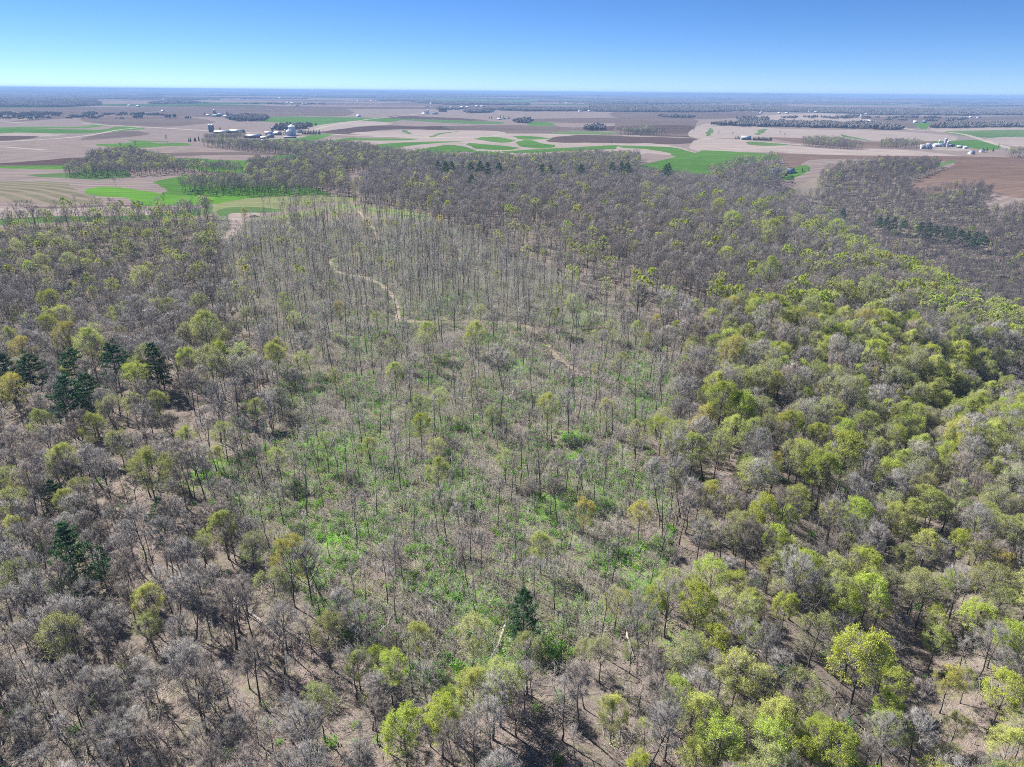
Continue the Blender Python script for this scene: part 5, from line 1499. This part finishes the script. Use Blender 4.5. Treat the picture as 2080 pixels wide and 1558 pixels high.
def spruce_shape(seed):
    rng = np.random.default_rng(seed)
    tr, cr = MB(), MB()
    tr.tubes(np.array([[0, 0, -.3]]), np.array([[0, 0, 9.]]), .22, .05, 5, 0)
    n = 260
    f = rng.random(n) ** .8
    a = rng.random(n) * 6.28
    r = (1 - f) * 2.5 * rng.uniform(.75, 1.1, n) + .15
    p0 = np.stack([np.cos(a) * r * .25, np.sin(a) * r * .25, .9 + f * 9.0], 1)
    p1 = np.stack([np.cos(a) * r, np.sin(a) * r, .6 + f * 9.2 - r * .15], 1)
    cr.spikes(p0, p1, .34, 0)
    return tr.mesh('trunk', [MAT['trunk']]), cr.mesh('crown', [MAT['needle']])
SPRUCE = [spruce_shape(700 + i) for i in range(3)]
NUM = "first second third fourth fifth sixth seventh eighth ninth tenth eleventh twelfth thirteenth fourteenth fifteenth sixteenth seventeenth eighteenth nineteenth twentieth".split()
def spruces(pts, hpx, where):
    for i, (px, py) in enumerate(pts):
        x, y, z, t = spot(px, py)
        sc = hpx * t / F_PX / 10.0 * (0.85 + .3 * ((i * 37) % 10) / 10)
        root = empty('spruce_tree', (x, y, z), i * 1.7, sc)
        tr, cr = SPRUCE[i % 3]
        obj('trunk', tr, root); obj('crown', cr, root)
        tag(root, ("%s dark spruce from the left %s" % (NUM[i], where)) if len(pts) > 1 else "single dark spruce %s" % where, 'spruce tree', 'spruces around the farms')

def row(x0, y0, x1, y1, n): return [(x0 + (x1 - x0) * i / max(n - 1, 1), y0 + (y1 - y0) * i / max(n - 1, 1)) for i in range(n)]
FA = lambda x, y: (380 + x / 6.933, 210 + y / 6.933)
FB = lambda x, y: (1480 + x / 6.933, 260 + y / 6.933)
FC = lambda x, y: (1780 + x / 6.933, 260 + y / 6.933)
FD = lambda x, y: (800 + x / 6.933, 180 + y / 6.933)
def farms():
    # the large farm left of centre
    silo("dark blue silo at the outer end of the long dairy barn", *FA(325, 392), 5.6, 15.5, 'blue_silo')
    silo("dark blue silo touching the long dairy barn", *FA(366, 394), 6.0, 15.8, 'blue_silo')
    building('dairy_barn', "long low dairy barn with pale roof beside the blue silos", 'barn', *FA(480, 412), 31, 3.6, 3.2, 18, 'dark_wall', 'grey_roof', .05, 3)
    building('dairy_barn', "pale-roofed barn extending the long dairy barn to the right", 'barn', *FA(685, 400), 28, 3.6, 3.2, 18, 'dark_wall', 'grey_roof', .08, 2)
    building('red_barn', "dark red barn with white roof left of the grain bins", 'barn', *FA(916, 490), 32, 4.2, 3.6, 14, 'red_wall', 'white_roof', .0, 3)
    building('barn', "white-roofed barn behind the dark shed of the large farm", 'barn', *FA(1150, 440), 17, 4.2, 3.4, 12, 'white_wall', 'white_roof', .3, 2)
    building('barn', "white-roofed barn right of the single dark silo", 'barn', *FA(1262, 446), 14, 4.2, 3.4, 12, 'dark_wall', 'white_roof', -.4, 2)
    building('shed', "dark blue machine shed in the middle of the large farm", 'shed', *FA(1170, 486), 12, 4.0, 2.4, 9, 'blue_silo', 'slate', .1, 1)
    building('shed', "small red shed with white roof in front of the farm yard", 'shed', *FA(1085, 506), 15, 3.0, 2.4, 9, 'red_wall', 'white_roof', -.15, 1)
    building('bunker', "flat pale feed bunker nearest the green strip", 'bunker', *FA(1098, 530), 19, 1.2, .5, 9, 'concrete', 'white_roof', -.05, 1)
    building('bunker', "long grey feed bunker in front of the grain bins", 'bunker', *FA(1445, 494), 24, 2.6, .6, 8, 'blue_silo', 'concrete', .1, 2)
    silo("single dark silo with white dome behind the barns", *FA(1207, 425), 4.4, 13.5, 'dark_wall')
    silo("tallest grain bin, wide and galvanised", *FA(1484, 452), 14.5, 21.5, 'galv', 'white_roof', True)
    silo("smaller galvanised grain bin in front of the tallest", *FA(1440, 458), 11.5, 12.5, 'galv', 'galv', True)
    silo("slim feed bin left of the grain bins", *FA(1387, 444), 2.8, 10.5, 'galv', 'galv', True)
    silo("short feed bin at the end of the bin row", *FA(1362, 446), 2.8, 7.0, 'galv', 'galv', True)
    building('farmhouse', "white farmhouse between the grain bins and spruces", 'house', *FA(1575, 420), 11, 4.6, 2.6, 8, 'white_wall', 'slate', .2, 1, 3)
    spruces([FA(x, 446 - (x % 3) * 2) for x in range(1630, 1880, 22)], 9.5, "in the windbreak beside the grain bins")
    spruces([FA(465, 365)], 9, "behind the long dairy barn")
    spruces([FA(30, 552), FA(55, 553), FA(110, 548), FA(125, 549), FA(170, 540)], 10, "in the clump left of the dairy barn")
    # the farm behind it
    silo("dark silo of the farm behind the dairy barn", *FA(388, 160), 4.4, 11, 'blue_silo')
    silo("shorter dark silo of the farm behind the dairy barn", *FA(404, 160), 3.6, 7.5, 'blue_silo')
    building('barn', "teal-roofed barn of the farm behind", 'barn', *FA(408, 186), 14, 4, 3.2, 12, 'green_wall', 'teal_roof', 0, 1)
    building('barn', "white barn right of the teal-roofed barn", 'barn', *FA(470, 168), 10, 5, 4, 12, 'white_wall', 'white_roof', .5, 1)
    building('shed', "low pale shed at the end of the farm behind", 'shed', *FA(545, 182), 11, 3, 2, 10, 'white_wall', 'grey_roof', 0, 1)
    building('shed', "pale shed at the start of the farm behind", 'shed', *FA(295, 168), 8, 3.5, 2.2, 10, 'white_wall', 'white_roof', 0, 1)
    spruces([FA(245, 160), FA(565, 165), FA(580, 166), FA(622, 168)], 8.5, "at the farm behind the dairy barn")
    # shed by the road
    building('machine_shed', "white machine shed with green-grey front by the road", 'shed', *FB(248, 180), 19, 4.6, 3.2, 14, 'green_wall', 'white_roof', 0, 2)
    spruces(row(*FB(345, 190), *FB(598, 196), 16), 8.0, "in the windbreak beside the machine shed")
    spruces(row(*FB(95, 168), *FB(172, 170), 5), 6.5, "left of the machine shed")
    # the blue-grey house at the head of the hollow
    building('house', "blue-grey house with white gable at the head of the hollow", 'house', *FB(672, 668), 27, 5.2, 4.4, 12, 'house_wall', 'slate', -.25, 1, 5)
    building('gabled_porch', "white gabled wing in front of the blue-grey house", 'porch', *FB(618, 668), 9, 5.0, 3.6, 8, 'white_wall', 'slate', 1.3, 1, 2)
    building('garage', "blue-grey garage across the drive from the house", 'garage', *FB(872, 640), 16, 3.6, 3.4, 10, 'house_wall', 'slate', -.2, 2)
    spruces([FB(1128, 606), FB(1036, 610)], 8, "beside the green patch right of the house")
    spruces(row(*FB(440, 612), *FB(575, 590), 8), 4.0, "in the young hedge left of the house")
    # the farm at the right
    silo("single thin concrete silo of the right-hand farm", *FC(880, 252), 4.2, 12, 'concrete')
    silo("tallest concrete silo of the right-hand farm", *FC(965, 256), 6.4, 16, 'concrete', 'galv')
    silo("front grey silo of the right-hand farm", *FC(998, 274), 5.4, 13, 'concrete', 'white_roof')
    building('dairy_barn', "long grey-roofed dairy barn below the three silos", 'barn', *FC(905, 268), 24, 3.6, 2.8, 12, 'white_wall', 'grey_roof', .05, 3)
    building('barn', "long shed roof running right of the three silos", 'barn', *FC(1062, 262), 12, 3.4, 2.4, 12, 'dark_wall', 'grey_roof', -.1, 1)
    building('barn', "blue-grey barn at the left of the three silos", 'barn', *FC(735, 308), 14, 4.6, 4, 12, 'house_wall', 'grey_roof', .3, 2)
    building('farmhouse', "pale blue farmhouse left of the three silos", 'house', *FC(665, 306), 9, 5, 3.2, 9, 'house_wall', 'grey_roof', -.5, 1, 2)
    building('shed', "white shed behind the farmhouse of the right-hand farm", 'shed', *FC(745, 262), 9, 3.6, 2.4, 9, 'white_wall', 'white_roof', .2, 1)
    building('shed', "small white hut in the trees left of the farm", 'shed', *FC(435, 224), 5, 3, 2, 6, 'white_wall', 'white_roof', .4, 1)
    building('shed', "second small white hut in the trees left of the farm", 'shed', *FC(508, 234), 9, 3, 2, 7, 'white_wall', 'white_roof', -.2, 1)
    building('shed', "tan lean-to right of the three silos", 'shed', *FC(1185, 282), 10, 2.8, 1.6, 8, 'dark_wall', 'grey_roof', -.3, 1)
    building('shed', "small white shed at the end of the farm yard", 'shed', *FC(1270, 292), 8, 2.8, 1.8, 8, 'white_wall', 'white_roof', -.3, 1)
    building('cottage', "cream cottage by the lane below the right-hand farm", 'house', *FC(1352, 382), 9, 3.6, 2.6, 8, 'white_wall', 'grey_roof', .3, 1, 2)
    building('house', "white house beside the dark spruce right of the farm", 'house', *FC(1500, 352), 8, 4.6, 3.2, 8, 'white_wall', 'slate', .9, 1, 2)
    spruces([FC(805, 262)], 11, "beside the three silos")
    spruces([FC(1555, 330), FC(1640, 340)], 9, "by the white house right of the farm")
    # the white farm by the middle road
    building('barn', "white-roofed long barn of the white farm by the middle road", 'barn', *FD(445, 362), 16, 3.4, 2.2, 12, 'white_wall', 'white_roof', 0, 1)
    building('barn', "white round-roofed barn of the white farm", 'barn', *FD(445, 346), 7, 5, 4.5, 12, 'white_wall', 'white_roof', .6, 1)
    silo("white silo of the white farm by the middle road", *FD(482, 346), 3.2, 7, 'concrete')
    building('farmhouse', "blue-roofed farmhouse of the white farm", 'house', *FD(580, 364), 12, 4.5, 3.5, 10, 'white_wall', 'slate', .2, 1, 2)
    spruces(row(*FD(640, 330), *FD(740, 332), 9), 8.5, "in the windbreak of the white farm")
    building('shed', "flat pale shed in the copse right of the white farm", 'shed', *FD(1490, 440), 9, 3, 1.8, 10, 'white_wall', 'white_roof', 0, 1)
    building('shed', "green-roofed shed in the copse right of the white farm", 'shed', *FD(1545, 430), 9, 3, 2, 10, 'green_wall', 'teal_roof', 0, 1)
    building('shed', "pale shed between the bare trees right of the copse", 'shed', *FD(1710, 466), 9, 3.2, 2, 10, 'white_wall', 'grey_roof', 0, 1)
    spruces([FD(1350, 422), FD(1380, 423), FD(1500, 410), FD(1540, 408), FD(1610, 436), FD(1635, 430)], 6.5, "in the copse right of the white farm")
    # roofs scattered over the far farmland
    far = [FD(810, 274), FD(962, 272), FD(1065, 268), FD(1175, 258), FD(1250, 260), FD(1845, 222), FD(1710, 116), FD(1265, 142), FD(525, 222), FD(580, 212), FD(265, 122)]
    far += Z1([(780, 195), (830, 200), (980, 228), (990, 158), (1150, 155), (1690, 182), (1720, 184), (1790, 196), (1830, 188), (700, 132), (545, 132), (1640, 148), (1690, 146), (370, 142), (2160, 162)]) + [(594, 211), (606, 212), (584, 210), (622, 213)]
    far += Z2([(1130, 200), (380, 255), (1040, 205), (1720, 230), (1775, 230), (1640, 176), (1385, 182), (1620, 152), (1970, 150), (2000, 178), (420, 162), (460, 164)])
    far += Z3([(695, 208), (790, 210), (830, 208), (945, 202), (985, 204), (1225, 222), (1250, 215), (1335, 208), (1365, 209), (1510, 262), (1555, 262), (1800, 232), (1845, 230), (1270, 256), (150, 130), (1070, 132), (1120, 133), (1180, 134), (2040, 152), (1970, 150)])
    rng = random.Random(9)
    for i, (px, py) in enumerate(sorted(far)):
        cols = [(a, b) for a, b in far]
        py = max(py, 190 + px * .0087)
        w = rng.uniform(5, 9) if py > 205 + px * .0087 else rng.uniform(4, 6)
        building('farm_building', FAR_WORDS(i, px, py), 'farm building', px, py, w, 4.5, 3.5, 12, rng.choice(['white_wall', 'white_wall', 'red_wall', 'dark_wall']), rng.choice(['white_roof', 'white_roof', 'grey_roof']), rng.uniform(-.5, .5), 1, 0, "far farm buildings")
def FAR_WORDS(i, px, py):
    side = "left third" if px < 690 else "middle third" if px < 1390 else "right third"
    n = FARN[side] = FARN.get(side, 0) + 1
    w = NUM[n - 1] if n <= 20 else "%dth" % n
    return "%s small farm building from the left of those dotting the %s of the plain" % (w, side)
FARN = {}
farms()

# the dark brush pile at the field corner
def brush_pile():
    rng = np.random.default_rng(88)
    x, y, t = land(517, 441)
    b = MB()
    n = 420
    f = rng.random(n)
    a = rng.random(n) * 6.28
    c = np.stack([rng.normal(0, 2.6, n), rng.normal(0, 1.4, n), rng.random(n) * 1.6], 1)
    c[:, 2] *= np.exp(-(c[:, 0] / 4) ** 2 - (c[:, 1] / 2.2) ** 2)
    d = np.stack([np.cos(a), np.sin(a), rng.normal(0, .35, n)], 1) * rng.uniform(.8, 2.0, (n, 1))
    b.spikes(c - d * .5, c + d * .5, .10, 0)
    o = obj('brush_pile', b.mesh('brush_pile', [MAT['trunk']])); o.location = (x, y, float(height(x, y)))
    tag(o, "dark heap of brush on the bare ground at the field corner", 'brush pile')
brush_pile()

# ------------------------------------------------------------------ the air between here and the horizon
def haze():
    m, nt, out = new_mat('air_haze')
    pv = N(nt, "ShaderNodeVolumePrincipled")
    pv.inputs["Color"].default_value = (0.38, 0.61, 1.0, 1)
    pv.inputs["Density"].default_value = 0.95e-4
    nt.links.new(pv.outputs[0], out.inputs["Volume"])
    r, z0, z1 = 62000.0, -120.0, 108.0
    v = [(x, y, z) for z in (z0, z1) for x, y in ((-r, -r), (r, -r), (r, r), (-r, r))]
    f = [(0, 2, 1), (0, 3, 2), (4, 5, 6), (4, 6, 7), (0, 1, 5), (0, 5, 4), (1, 2, 6), (1, 6, 5), (2, 3, 7), (2, 7, 6), (3, 0, 4), (3, 4, 7)]
    o = obj('haze', make_mesh('haze', v, f, [m]))
    tag(o, "thin blue haze over the far farmland", 'haze', kind="stuff")
haze()
